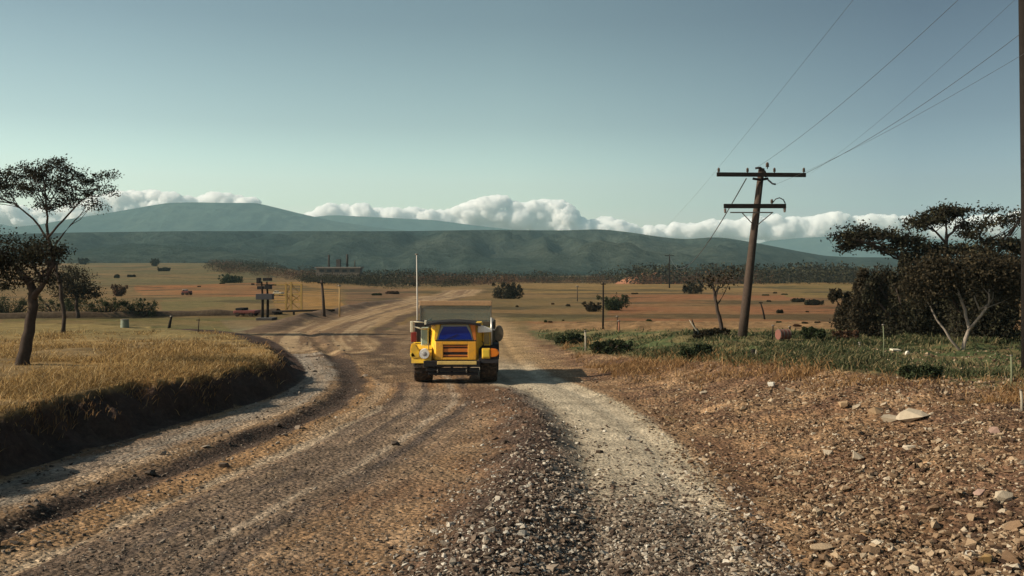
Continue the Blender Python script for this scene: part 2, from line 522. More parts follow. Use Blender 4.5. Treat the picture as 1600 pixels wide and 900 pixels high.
    put(road * sstep(1.3, 0.3, m['dl5'] + 2*nz) * 0.5, (0.130, 0.098, 0.075))
    put(road * sstep(0.50, 0.62, sk) * 0.65 * sstep(6, 3, np.abs(sd)), (0.125, 0.088, 0.066))
    put(road * sstep(0.52, 0.64, sk2) * 0.5 * sstep(6, 3, np.abs(sd)), (0.330, 0.235, 0.150))
    L6 = smooth_poly(W([(-100,1010),(150,890),(350,806),(480,742),(560,706)]))
    put(road * sstep(1.3, 0.5, pdist(X, Y, L6) + 1.3*nz) * 0.6, (0.135, 0.099, 0.072))
    put(road * sstep(0.75, 0.4, m['dor'] + 0.6*nz), (0.300, 0.180, 0.090))
    put(road * sstep(0.30, 0.10, m['dl4'] + 0.5*nz) * 0.8, (0.380, 0.300, 0.210))
    put(road * sstep(0.80, 0.4, m['dl2'] + 0.6*nz), (0.215, 0.140, 0.080))
    put(road * sstep(0.66, 0.3, m['dl3'] + 0.5*nz), (0.066, 0.045, 0.033))
    for off, wd_, cc_ in ((0.95, 0.16, (0.40, 0.29, 0.19)), (-0.95, 0.2, (0.37, 0.26, 0.16)), (1.45, 0.12, (0.095, 0.066, 0.05)), (-1.55, 0.13, (0.10, 0.07, 0.052)), (-2.3, 0.10, (0.10, 0.075, 0.06)), (-3.1, 0.09, (0.36, 0.28, 0.20)), (-3.5, 0.12, (0.09, 0.07, 0.058))):
        put(road * sstep(wd_*1.5, wd_*0.6, np.abs(sd - off + 0.35*(fbm(X*0.5, Y*0.5, 141, 3)-0.5))) * 0.8 * sstep(0.36, 0.52, fbm(sa*0.3, sd*0.8+7, 142, 3)), cc_)
    put(road * sstep(0.80, 0.40, m['dl1'] + 0.7*nz) * (0.6 + 0.4*sstep(0.4, 0.6, sk2)), (0.270, 0.225, 0.175))
    put(road * sstep(1.5, 0.7, m['db'] + 1.2*nz) * 0.9, (0.150, 0.088, 0.052))
    put(road * sstep(1.0, 0.3, m['db'] + 1.5*nz) * sstep(32, 18, Y) * 0.85, (0.075, 0.052, 0.042))
    put(sstep(1.45, 1.0, m['dt'] + 0.5*nz) * (~m['ins']) * sstep(46, 36, Y), (0.465, 0.390, 0.280))
    put(sstep(1.0, 0.5, m['dt'] + nz) * sstep(16.5, 13, Y) * 0.5, (0.270, 0.225, 0.170))
    put(sstep(2.6, 1.2, m['dt'] + 1.5*nz) * (~m['ins']) * sstep(34, 44, Y) * sstep(90, 60, Y), (0.320, 0.215, 0.110))
    put(sstep(1.3, 0.9, m['dt']) * sstep(0.50, 0.62, tk) * sstep(46, 36, Y) * 0.5, (0.290, 0.235, 0.165))
    put(sstep(0.16, 0.05, np.abs(td + 1.12 + 0.25*(fbm(X*0.6, Y*0.6, 151, 3)-0.5))) * (Y > 12) * (Y < 34) * 0.8, (0.500, 0.410, 0.280))
    put(sstep(0.42, 0.15, np.abs(td - 1.15) + 0.4*nz) * sstep(34, 28, Y) * 0.65, (0.110, 0.085, 0.072))  # shaded side of the middle ridge, painted as a dark strip beside the track
    put(sstep(1.5, 0.8, m['dt'] + nz) * sstep(18, 13.5, Y) * 0.75, (0.200, 0.158, 0.120))
    # right verge: brown stony spoil, then tawny grass and green cover
    v = sstep(-0.1, 0.5, m['vd'] + nz) * (Y < 75)
    put(v, (0.255, 0.152, 0.082))
    put(v * sstep(0.42, 0.6, f2) * 0.6, (0.330, 0.215, 0.122))
    put(v * sstep(0.46, 0.58, fbm(X*0.55, Y*0.8, 121, 4)) * 0.75, (0.135, 0.074, 0.044))
    put(v * sstep(0.56, 0.66, fbm(X*1.6, Y*1.9, 122, 4)) * 0.7, (0.105, 0.060, 0.040))
    put(v * sstep(0, 0.5, (pxx-1400)/400) * sstep(30, 15, Y) * 0.55, (0.125, 0.072, 0.048))  # dark brown dirt with its shadow painted in, deepening to the near right
    edge = np.interp(pxx, [860, 900, 1000, 1100, 1200, 1400, 1600, 1900], [530, 545, 556, 562, 566, 582, 608, 640])
    gr = v * sstep(10, -3, pyy - edge + 14*(f1-0.5))
    put(gr, (0.078, 0.098, 0.040))
    put(gr * sstep(0.44, 0.58, f2) * 0.85, (0.160, 0.125, 0.058))
    put(v * sstep(522, 512, pyy + 10*(f1-0.5)), (0.240, 0.145, 0.070))
    isl = inside(pxx + 18*(fbm(X/1.5, Y/3, 131, 3)-0.5), pyy + 6*(fbm(X/1.5, Y/3, 132, 3)-0.5), np.array([(498,548),(545,538),(600,518),(650,500),(690,500),(700,560),(650,596),(600,600),(572,585),(548,562)], float)) & (Y > 28)
    put(isl * 0.85, (0.175, 0.112, 0.064))
    put(isl * sstep(0.48, 0.6, fbm(X*0.9, Y*0.5, 133, 4)) * 0.8, (0.110, 0.072, 0.044))
    put(isl * sstep(0.55, 0.66, fbm(X*1.7, Y*0.9, 134, 4)) * 0.7, (0.265, 0.180, 0.105))
    # the far road
    fr = sstep(4.2, 2.4, m['dfr'] + 2*(f1-0.5)) * (Y > 44) * (~m['ins'])
    put(fr * 0.95, (0.310, 0.205, 0.110))
    fs, fa = along(X, Y, FARROAD)
    fk = fbm(fs*1.6 + 40, fa*0.05, 135, 4); fk2 = fbm(fs*4 + 40, fa*0.1, 136, 3)
    put(fr * sstep(0.48, 0.58, fk) * 0.8, (0.165, 0.102, 0.060))
    put(fr * sstep(0.52, 0.62, fk2) * 0.6, (0.400, 0.290, 0.170))
    put(sstep(0.55, 0.25, np.abs(fs + 3.9 + 1.2*(fbm(X, Y*0.3, 137, 3)-0.5))) * (Y > 42) * (Y < 150) * 0.85, (0.100, 0.064, 0.042))
    put(sstep(0.35, 0.15, np.abs(fs + 1.2 + 0.8*(fbm(X, Y*0.3, 138, 3)-0.5))) * (Y > 44) * (Y < 150) * 0.7, (0.120, 0.078, 0.050))
    put(sstep(1.7, 0.9, m['db2'] + nz) * (Y > 56) * (Y < 140), (0.120, 0.080, 0.052))
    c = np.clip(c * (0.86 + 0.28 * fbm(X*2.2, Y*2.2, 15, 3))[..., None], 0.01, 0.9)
    peb = np.zeros(X.shape)
    peb = np.maximum(peb, road * 0.75)
    peb = np.maximum(peb, v * 0.9 * (1 - gr))
    peb = np.where(m['ins'], 0.15, peb) * sstep(60, 36, Y)
    peb *= 1 - 0.55 * sstep(1.3, 0.9, m['dt']) * sstep(15, 19, Y)
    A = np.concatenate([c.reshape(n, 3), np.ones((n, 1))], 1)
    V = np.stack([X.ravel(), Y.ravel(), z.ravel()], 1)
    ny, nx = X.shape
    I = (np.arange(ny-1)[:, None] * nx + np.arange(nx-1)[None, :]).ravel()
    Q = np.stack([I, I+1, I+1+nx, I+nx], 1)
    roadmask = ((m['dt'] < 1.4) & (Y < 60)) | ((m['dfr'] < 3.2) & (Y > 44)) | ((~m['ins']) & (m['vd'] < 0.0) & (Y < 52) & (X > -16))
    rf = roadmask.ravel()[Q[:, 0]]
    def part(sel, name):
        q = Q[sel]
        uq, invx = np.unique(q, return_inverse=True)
        return np_mesh(name, V[uq], invx.reshape(-1, 4), M_EARTH, None, True, {'soil_and_shade': A[uq], 'pebble': peb.ravel()[uq]})
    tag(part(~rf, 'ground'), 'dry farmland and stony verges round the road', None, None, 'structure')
    tag(part(rf, 'dirt_road'), 'unpaved road of tan dirt and grey gravel with wheel ruts', None, None, 'structure')
build_ground()

# ------------------------------------------------------------------ hills
def hill_mat(name, c1, c2, c3, scale):
    m, n, l, b = nmat(name)
    t = noise(n, l, scale, 8, 0.62, sc3=(1, 1, 2.5))
    t2 = noise(n, l, scale*9, 6, 0.7)
    t3 = noise(n, l, scale*0.35, 4, 0.5, sc3=(1, 0.3, 6))
    c = mix(n, l, c1, c2, ramp(n, l, t.outputs[0], [(0.38, 0.0), (0.62, 1.0)]))
    c = mix(n, l, c, c3, ramp(n, l, t3.outputs[0], [(0.5, 0.0), (0.7, 0.6)]))
    c = mix(n, l, c, ramp(n, l, t2.outputs[0], [(0.3, 0.35), (0.7, 1.7)]), 0.95, 'MULTIPLY')
    l.new(c, b.inputs['Base Color'])
    b.inputs['Roughness'].default_value = 1.0; b.inputs['Specular IOR Level'].default_value = 0.0
    bp = n.new('ShaderNodeBump'); bp.inputs['Strength'].default_value = 0.8; bp.inputs['Distance'].default_value = 14
    l.new(t2.outputs[0], bp.inputs['Height']); l.new(bp.outputs[0], b.inputs['Normal'])
    return m

def hill(name, prof, Yc, Y0, Y1, mat, base_y=426, seed=1, rough=0.08, label=''):
    p = np.array(prof, float)
    px = np.linspace(p[0, 0], p[-1, 0], 420)
    top = np.interp(px, p[:, 0], p[:, 1])
    k = np.exp(-np.linspace(-2, 2, 9)**2); k /= k.sum()
    top = np.convolve(np.pad(top, 4, 'edge'), k, 'valid')
    zc = CAM_Z + (HOR - top) / F * Yc
    zc = np.maximum(zc, -2)
    t = np.concatenate([np.linspace(0, 1, 70), 1 + np.linspace(0.03, 1, 14)])
    Y = np.where(t < 1, Y0 + (Yc - Y0) * t, Yc + (Y1 - Yc) * (t - 1))[:, None].repeat(len(px), 1)
    X = (px[None] - 800) / F * Y
    s = np.where(t < 1, np.sin(np.clip(t, 0, 1) * math.pi / 2)**1.15, np.cos((t - 1) * math.pi / 2))[:, None]
    nn = (fbm(X / (Yc*0.05), Y / (Yc*0.05), seed, 5) - 0.5)
    rid = np.abs(fbm(X / (Yc*0.028), Y / (Yc*0.12), seed+9, 4) - 0.5)
    tt = np.clip(t, 0, 1)[:, None]
    z = zc[None] * s + (nn - 1.2*rid + 0.15) * zc[None] * rough * 3 * np.sin(np.clip(tt, 0, 1) * math.pi)**0.8
    z = np.where(t[:, None] >= 0.97, zc[None]*s, z) - 3 * (1 - s)
    z = np.where(t[:, None] < 0.999, np.minimum(z, (zc[None]-CAM_Z) * (Y/Yc) + CAM_Z - 0.008*zc[None]*(1-tt)), z)
    n = X.size; ny, nx = X.shape
    I = (np.arange(ny-1)[:, None] * nx + np.arange(nx-1)[None, :]).ravel()
    Q = np.stack([I, I+1, I+1+nx, I+nx], 1)
    o = np_mesh(name, np.stack([X.ravel(), Y.ravel(), z.ravel()], 1), Q, mat, None, True)
    return tag(o, label, None, None, 'structure')

M_H1 = hill_mat('forested_slope', (0.010,0.019,0.017), (0.030,0.040,0.031), (0.056,0.060,0.043), 0.006)
M_H2 = hill_mat('mountain_slope', (0.022,0.034,0.028), (0.040,0.052,0.038), (0.050,0.058,0.043), 0.002)
hill('forested_hills', [(-700,372),(-200,368),(0,366),(120,363),(300,361),(520,361),(640,361),(760,359),(880,360),(940,358),(985,363),(1030,370),(1070,374),(1120,370),(1150,374),(1190,381),(1240,391),(1290,400),(1340,402),(1420,402),(1600,401),(2300,400)], 2700, 900, 3600, M_H1, seed=3, rough=0.20, label='long dark green wooded ridge across the plain')
hill('flat_topped_mountain', [(-500,372),(-250,366),(-60,362),(60,351),(110,342),(180,331),(230,322),(262,317),(300,316),(350,317),(400,317),(430,324),(470,334),(520,345),(580,354),(640,361),(760,372),(900,384),(1000,400)], 4600, 3400, 5200, M_H2, seed=5, rough=0.05, label='broad flat topped blue mountain behind the wooded ridge')
hill('distant_range', [(300,400),(430,345),(520,336),(600,340),(680,344),(740,352),(820,361),(900,372),(1000,392),(1080,400),(1160,388),(1200,376),(1260,371),(1350,368),(1420,371),(1500,376),(1620,372),(1900,366),(2200,380)], 5350, 4900, 5850, M_H2, seed=8, rough=0.04, label='faint pale blue far range under the clouds')
hill('far_left_range', [(-900,352),(-300,348),(-60,344),(0,350),(40,358),(110,370),(200,400)], 5350, 4900, 5850, M_H2, seed=12, rough=0.04, label='pale blue far slope behind the left tree')

# ------------------------------------------------------------------ haze
def haze():
    bm = bmesh.new(); add_box(bm, -7000, 7000, -300, 5950, -12, 400)
    m = bpy.data.materials.new('haze_air'); m.use_nodes = True
    n, l = m.node_tree.nodes, m.node_tree.links
    n.remove(n['Principled BSDF'])
    v = n.new('ShaderNodeVolumePrincipled')
    v.inputs['Color'].default_value = (0.52, 0.85, 0.95, 1)
    v.inputs['Density'].default_value = 1.05e-4
    v.inputs['Anisotropy'].default_value = 0.0
    l.new(v.outputs[0], n['Material Output'].inputs['Volume'])
    tag(bm_obj('haze', bm, m), 'thin bluish haze over the plain and hills', None, None, 'stuff')
haze()

# ------------------------------------------------------------------ clouds
def cloud_mat():
    m = bpy.data.materials.new('cloud_vapour'); m.use_nodes = True
    n, l = m.node_tree.nodes, m.node_tree.links
    n.remove(n['Principled BSDF'])
    v = n.new('ShaderNodeVolumePrincipled'); v.inputs['Color'].default_value = (1, 1, 1, 1)
    v.inputs['Density'].default_value = 0.06; v.inputs['Anisotropy'].default_value = 0.0
    l.new(v.outputs[0], n['Material Output'].inputs['Volume'])
    return m
M_CLOUD = cloud_mat()
_ico = {}
def ico(sub):
    if sub not in _ico:
        bm = bmesh.new(); bmesh.ops.create_icosphere(bm, subdivisions=sub, radius=1.0)
        V = np.array([v.co[:] for v in bm.verts]); Fc = np.array([[v.index for v in f.verts] for f in bm.faces]); bm.free()
        _ico[sub] = (V, Fc)
    return _ico[sub]

def cloud(top, base, Y=7200, label=''):
    tp = np.array(top, float)
    V0, F0 = ico(3)
    Vs = []; Fs = []; k = 0
    s = Y / F
    wpx = tp[-1, 0] - tp[0, 0]
    for i in range(int(wpx * 0.55)):
        px = rng.uniform(tp[0, 0], tp[-1, 0])
        ty = np.interp(px, tp[:, 0], tp[:, 1])
        h = base - ty
        if h < 2: continue
        r = rng.uniform(0.25, 0.6) * min(h, 36) * 0.75 + 1.6
        f = rng.random()**0.7
        py = ty + r * 0.95 + (h - r) * (1 - f) if h > r else ty + r*0.6
        c = np.array([(px - 800) * s, Y + rng.uniform(-0.6, 0.6) * 30 * s, CAM_Z + (HOR - py) * s])
        P = V0.copy()
        q = P * 2.1 + rng.uniform(0, 50)
        d = 1 + 0.28 * (fbm(q[:, 0] + q[:, 2]*0.7, q[:, 1] - q[:, 2]*0.6, i, 4) - 0.5) * 2
        P = P * d[:, None] * r * s * np.array([1.35, 1.2, 0.8]) + c
        Vs.append(P); Fs.append(F0 + k); k += len(P)
    o = np_mesh('cloud', np.concatenate(Vs), np.concatenate(Fs), M_CLOUD, None, True)
    md = o.modifiers.new('fuse', 'REMESH'); md.mode = 'VOXEL'; md.voxel_size = 5.0; md.use_smooth_shade = True
    md = o.modifiers.new('soften', 'SMOOTH'); md.factor = 0.6; md.iterations = 4
    for sc_, st_ in ((110.0, 36.0), (42.0, 30.0), (16.0, 9.0)):
        tx = bpy.data.textures.new('billow', 'CLOUDS'); tx.noise_scale = sc_; tx.noise_depth = 3
        md = o.modifiers.new('billow', 'DISPLACE'); md.texture = tx; md.texture_coords = 'GLOBAL'; md.strength = st_; md.mid_level = 0.5
    tag(o, label, None, None, 'structure')
cloud([(-260,330),(-150,310),(-60,322),(20,318),(90,322),(140,308),(170,298),(205,294),(240,292),(262,293),(285,303),(310,300),(345,298),(375,299),(398,308)], 350, label='white cloud bank behind the mountain and left tree')
cloud([(490,328),(510,318),(530,314),(560,315),(590,318),(615,320),(640,321),(665,321),(690,326),(712,316),(735,312),(755,306),(780,302),(800,308),(815,311),(840,308),(865,308),(885,314),(895,322)], 362, label='largest white cumulus bank above the middle of the ridge')
cloud([(870,342),(885,339),(905,336),(925,340),(940,336),(960,338),(990,350),(1030,350),(1060,345),(1090,345),(1120,340),(1150,338),(1180,334),(1200,333),(1230,336),(1260,337),(1290,331),(1320,328),(1345,330),(1380,332),(1410,334),(1440,340),(1500,338),(1580,330),(1620,322),(1700,330),(1800,345)], 372, label='low white cloud bank behind the power pole')

# ------------------------------------------------------------------ loose stones (too many to count)
def chip(r_, n):
    bm = bmesh.new()
    P = r_.normal(size=(n, 3)); P /= np.linalg.norm(P, axis=1)[:, None]
    P *= r_.uniform(0.8, 1.1, (n, 1)) * r_.uniform(0.55, 1.45, (1, 3))
    vs = [bm.verts.new(q) for q in P]
    bmesh.ops.convex_hull(bm, input=vs)
    bmesh.ops.delete(bm, geom=[v for v in bm.verts if not v.link_faces], context='VERTS')
    bmesh.ops.triangulate(bm, faces=bm.faces)
    bm.verts.index_update()
    V = np.array([v.co[:] for v in bm.verts]); Fc = np.array([[v.index for v in f.verts] for f in bm.faces]); bm.free()
    return V, Fc
_r = np.random.default_rng(5)
CHIPS = [chip(_r, int(_r.integers(8, 15))) for _ in range(28)]

def stones(name, label, X, Y, S, mat, flatz=0.62, sink=0.34):
    kind = rng.integers(0, len(CHIPS), len(X))
    Zg = height(X, Y)
    VV = []; FF = []; off = 0
    for k, (V0, F0) in enumerate(CHIPS):
        sel = np.nonzero(kind == k)[0]; N = len(sel); nv = len(V0)
        if not N: continue
        a = rng.uniform(0, 2*math.pi, N); ca, sa = np.cos(a)[:, None], np.sin(a)[:, None]
        s_ = S[sel][:, None]
        tx = rng.uniform(-0.45, 0.45, (N, 1))
        P = np.repeat(V0[None], N, 0)
        x = P[:, :, 0]*ca - P[:, :, 1]*sa; y = P[:, :, 0]*sa + P[:, :, 1]*ca; z = P[:, :, 2]*flatz + x*tx*0.6
        V = np.stack([x*s_ + X[sel][:, None], y*s_ + Y[sel][:, None], z*s_ + Zg[sel][:, None] + s_*flatz*(1-2*sink)], 2)
        VV.append(V.reshape(-1, 3)); FF.append((F0[None] + (np.arange(N)*nv)[:, None, None] + off).reshape(-1, 3)); off += N*nv
    o = np_mesh(name, np.concatenate(VV), np.concatenate(FF), mat, None, False)
    return tag(o, label, None, None, 'stuff')

def scatter(n, y0, y1, fn, u0=-0.62, u1=0.62):
    """random places seen from the road; fn gives how likely a stone lies there"""
    Y = np.exp(rng.uniform(math.log(y0), math.log(y1), n)); Y = np.where(rng.random(n) < 0.6, Y, rng.uniform(y0, y1, n))
    X = rng.uniform(u0, u1, n) * Y
    _, m = height(X, Y, full=True)
    keep = rng.random(n) < fn(X, Y, m)
    return X[keep], Y[keep]

M_ST_PALE = island('pale_stone', [(0.0,(0.06,0.042,0.032)),(0.35,(0.135,0.095,0.068)),(0.6,(0.235,0.180,0.135)),(0.8,(0.40,0.335,0.26)),(1.0,(0.62,0.57,0.48))], bump=40)
M_ST_BROWN = island('brown_stone', [(0.0,(0.055,0.034,0.024)),(0.3,(0.145,0.090,0.053)),(0.65,(0.27,0.180,0.110)),(0.88,(0.42,0.315,0.205)),(1.0,(0.54,0.46,0.35))], bump=40)
M_ST_GREY = island('grey_stone', [(0.0,(0.065,0.050,0.040)),(0.5,(0.155,0.120,0.092)),(0.85,(0.27,0.215,0.165)),(1.0,(0.46,0.40,0.32))], bump=40)

X, Y = scatter(190000, 10.5, 31, lambda x, y, m: (~m['ins']) * (m['vd'] < 0.2) * np.clip(1.25 - m['db']/1.15 + 0.7*(fbm(x*1.2, y*1.2, 81, 3)-0.5), 0, 1) * np.interp(y, [11, 16, 20, 31], [0.8, 0.55, 0.28, 0.12]))
stones('windrow_stones', 'pale broken stones heaped along the dark middle ridge of the road', X, Y, rng.gamma(1.7, 0.0092, len(X)) + 0.006, M_ST_PALE)
X, Y = scatter(150000, 10.5, 24, lambda x, y, m: (m['dt'] < 1.7) * np.interp(y, [10.5, 13.5, 16, 20, 24], [0.95, 0.75, 0.30, 0.10, 0.05]))
stones('track_stones', 'pale grey pebbles strewn over the right wheel track', X, Y, rng.gamma(2.2, 0.0075, len(X)) + 0.006, M_ST_PALE)
X, Y = scatter(290000, 10.5, 34, lambda x, y, m: (m['vd'] > -0.5) * np.clip(0.25 + m['vd']*0.3, 0.05, 0.75) * (0.40 + 1.3*sstep(0.32, 0.68, fbm(x*0.9, y*0.9, 85, 4))) * np.interp(y, [11, 22, 28, 34], [1, 0.6, 0.4, 0.15]))
stones('verge_stones', 'brown stones and clods covering the right verge', X, Y, (rng.gamma(1.35, 0.0105, len(X)) + 0.007) * (1 + 0.25*sstep(0.15, 0.5, X/Y)*sstep(20, 12, Y)), M_ST_BROWN, sink=0.28)
X, Y = scatter(110000, 10.5, 30, lambda x, y, m: (~m['ins']) * (m['vd'] < 0) * (m['dt'] > 1.4) * (m['db'] > 0.8) * np.interp(y, [11, 16, 30], [0.5, 0.25, 0.08]) * (0.3 + fbm(x, y, 88, 3)))
stones('road_gravel', 'small grey gravel lying between the ruts of the left road', X, Y, rng.gamma(2.2, 0.0050, len(X)) + 0.006, M_ST_GREY)
X, Y = scatter(26000, 12, 60, lambda x, y, m: (~m['ins']) * (m['vd'] < 0) * np.clip(np.exp(-((m['dl3']-0.55)/0.25)**2) + 0.7*np.exp(-((m['d']+0.25)/0.25)**2), 0, 1) * 0.8)
stones('rut_clods', 'dark clods and pebbles thrown up beside the ruts of the left road', X, Y, rng.gamma(2.0, 0.012, len(X)) + 0.009, M_ST_GREY)

# single rocks that stand out
M_ROCK = island('limestone', [(0.0,(0.34,0.27,0.19)),(1.0,(0.50,0.42,0.31))], bump=9)
M_ROCK_O = simple('ochre_stone', (0.36,0.23,0.10), 0.9, var=0.3, scale=9, spec=0.1)
M_ROCK_B = simple('earthy_stone', (0.21,0.135,0.08), 0.9, var=0.3, scale=9, spec=0.1)
M_ROCK_P = simple('pinkish_stone', (0.36,0.24,0.19), 0.9, var=0.25, scale=9, spec=0.1)
M_ROCK_W = simple('whitish_stone', (0.58,0.54,0.46), 0.9, var=0.2, scale=9, spec=0.1)
M_ROCK_T = simple('tan_stone', (0.34,0.235,0.14), 0.9, var=0.3, scale=9, spec=0.1)
def rock(px, py, wpx, hpx, label, rot=0.3, seed=0, y_stretch=1.0, mat=None):
    p = at(px, py + hpx * 0.4)
    s = p.y / F
    r2 = np.random.default_rng(seed)
    V0, F0 = chip(r2, 34 if seed == 10 else 13)
    V0 = V0 / np.abs(V0).max(0)
    d = np.ones(len(V0))
    P = V0 * d[:, None] * np.array([wpx*s*0.55, wpx*s*0.42*y_stretch, hpx*s*0.62])
    o = np_mesh('rock', P, F0, mat or M_ROCK, None, False)
    o.location = (p.x, p.y, p.z + hpx*s*0.28)
    o.rotation_euler = (0.1, rot*0.3, rot)
    return tag(o, label, 'rock')
rock(1424, 648, 48, 17, 'largest pale rock, angular and cream, in the right verge below the grass', -0.35, 3)
rock(1388, 654, 34, 11, 'low flat pale rock touching the largest verge rock on its left', -0.2, 13)
rock(1368, 641, 24, 12, 'tilted tan rock up the slope from the flat pale rock', 0.5, 4, mat=M_ROCK_T)
rock(1318, 630, 22, 12, 'narrow tan rock on the verge beneath the tawny grass', 0.9, 5, mat=M_ROCK_T)
rock(1342, 636, 20, 11, 'small upright pale rock between two tan verge rocks', 0.2, 6)
rock(1240, 608, 26, 8, 'flat pale slab of rock near the top of the right verge', 0.2, 7)
rock(1205, 601, 15, 9, 'whitish rock at the far end of the verge stones', 0.2, 8, mat=M_ROCK_W)
rock(1160, 611, 16, 8, 'brown rock in the scraped verge nearest the truck shadow', 0.6, 9, mat=M_ROCK_B)
rock(1568, 775, 27, 17, 'rounded cream boulder by the right edge of the photo', 0.1, 10)
rock(1532, 770, 22, 13, 'pale pink stone just left of the rounded cream boulder', 0.4, 11, mat=M_ROCK_P)
rock(1340, 712, 24, 13, 'pale angular stone alone in the middle of the brown verge', 0.7, 12)
rock(1540, 873, 26, 15, 'ochre stone in the bottom right corner', 0.3, 14, mat=M_ROCK_O)
rock(1517, 866, 18, 10, 'white stone beside the ochre stone in the bottom right corner', 0.1, 15, mat=M_ROCK_W)
rock(1552, 672, 20, 12, 'dull pink rock at the right end of the verge', 0.4, 16, mat=M_ROCK_P)
rock(617, 692, 16, 8, 'small grey rock between the left road and the middle ridge', 0.2, 17, mat=M_ST_GREY)
rock(1417, 552, 8, 7, 'small white stone in the green cover below the pale forked tree', 0.2, 18, mat=M_ROCK_W)

# ------------------------------------------------------------------ grass (too much to count)
def blades(name, label, X, Y, H, Wd, mat, lean=0.35, per=6, spread=0.12):
    N = len(X)
    X = np.repeat(X, per) + rng.normal(0, spread, N*per); Y = np.repeat(Y, per) + rng.normal(0, spread, N*per)
    H = np.repeat(H, per) * rng.uniform(0.55, 1.15, N*per); Wd = np.repeat(Wd, per)
    Z = height(X, Y) - 0.02
    a = rng.uniform(0, 2*math.pi, N*per); b = rng.uniform(0, 2*math.pi, N*per)
    dx, dy = np.cos(a)*Wd*0.5, np.sin(a)*Wd*0.5
    ln = H * rng.uniform(0.05, lean*2, N*per)
    lx, ly = np.cos(b)*ln, np.sin(b)*ln
    lx += 0.10 * H
    mz = 0.6
    V = np.stack([np.stack([X-dx, Y-dy, Z], 1), np.stack([X+dx, Y+dy, Z], 1),
                  np.stack([X+dx*0.7+lx*0.4, Y+dy*0.7+ly*0.4, Z+H*mz], 1), np.stack([X-dx*0.7+lx*0.4, Y-dy*0.7+ly*0.4, Z+H*mz], 1),
                  np.stack([X+lx, Y+ly, Z+H*0.95], 1)], 1).reshape(-1, 3)
    base = (np.arange(N*per)*5)[:, None]
    T = np.concatenate([base + np.array([[0,1,2]]), base + np.array([[0,2,3]]), base + np.array([[3,2,4]])], 1).reshape(-1, 3)
    return tag(np_mesh(name, V, T, mat, None, False), label, None, None, 'stuff')

M_GOLD = island('dry_grass', [(0.0,(0.09,0.062,0.034)),(0.35,(0.22,0.138,0.056)),(0.65,(0.40,0.255,0.095)),(0.9,(0.54,0.38,0.17)),(1.0,(0.66,0.51,0.29))], transl=0.3)
M_TAWNY = island('tawny_grass', [(0.0,(0.10,0.056,0.026)),(0.5,(0.27,0.150,0.062)),(1.0,(0.42,0.27,0.13))], transl=0.3)
M_GREENC = island('green_cover_leaf', [(0.0,(0.030,0.040,0.020)),(0.4,(0.060,0.076,0.034)),(0.7,(0.110,0.112,0.052)),(1.0,(0.28,0.22,0.12))], transl=0.4)

X, Y = scatter(125000, 14, 56, lambda x, y, m: m['ins'] * sstep(0.72, 0.93, m['bank'] + 0.25*(fbm(x*0.9, y*0.9, 92, 3)-0.5)) * (0.03 + 1.1*sstep(0.42, 0.68, fbm(x*0.5, y*0.35, 91, 4))) * np.interp(m['d'], [0.5, 1.5, 6], [1, 1, 0.75]) * np.interp(y, [15, 30, 56], [1, 0.8, 0.4]), u1=-0.1)
blades('dry_grass', 'tall golden dry grass on the raised left field', X, Y, rng.gamma(2.4, 0.046, len(X)) * (0.30 + 1.3*fbm(X*0.6, Y*0.6, 191, 4)), 0.006 + 0.00045*Y, M_GOLD, per=6, lean=1.0)
X, Y = scatter(26000, 14, 50, lambda x, y, m: m['ins'] * ((m['bank'] > 0.45) & (m['bank'] < 0.9)) * (0.04+0.8*sstep(0.50, 0.66, fbm(x*0.7, y*0.7, 93, 4))), u1=-0.1)
blades('overhanging_grass', 'withered grass hanging over the dark cut bank', X, Y, rng.uniform(0.08, 0.30, len(X)), 0.010 + 0.0005*Y, M_TAWNY, per=4, lean=0.7)
EDGE_X = [860, 900, 1000, 1100, 1200, 1400, 1600, 1900]; EDGE_Y = [530, 545, 556, 562, 566, 582, 608, 640]
def pixel_y(x, y): return HOR + F * (CAM_Z - height(x, y)) / y
def edge_off(x, y): return pixel_y(x, y) - np.interp(800 + F*x/y, EDGE_X, EDGE_Y)
X, Y = scatter(60000, 20, 48, lambda x, y, m: (m['vd'] > 0.8) * np.exp(-((edge_off(x, y)-14)/18)**2) * (0.05 + 0.7*sstep(0.48, 0.66, fbm(x*0.5, y*0.5, 95, 4))), u0=0.05)
blades('tawny_grass', 'tawny dead grass along the top of the right verge', X, Y, rng.gamma(2.4, 0.052, len(X)) + 0.03, 0.007 + 0.0005*Y, M_TAWNY, per=6, lean=1.0)
X, Y = scatter(90000, 24, 62, lambda x, y, m: (m['vd'] > 0.8) * sstep(6, -6, edge_off(x, y)) * sstep(515, 528, pixel_y(x, y)) * (0.03 + 0.65*sstep(0.48, 0.64, fbm(x*0.5, y*0.4, 97, 4))), u0=0.03)
blades('green_ground_cover', 'low green weeds between the verge and the fields', X, Y, rng.uniform(0.05, 0.24, len(X)) * (0.5+fbm(X*0.5, Y*0.5, 197, 3)), 0.025 + 0.0008*Y, M_GREENC, per=5, lean=0.7, spread=0.2)

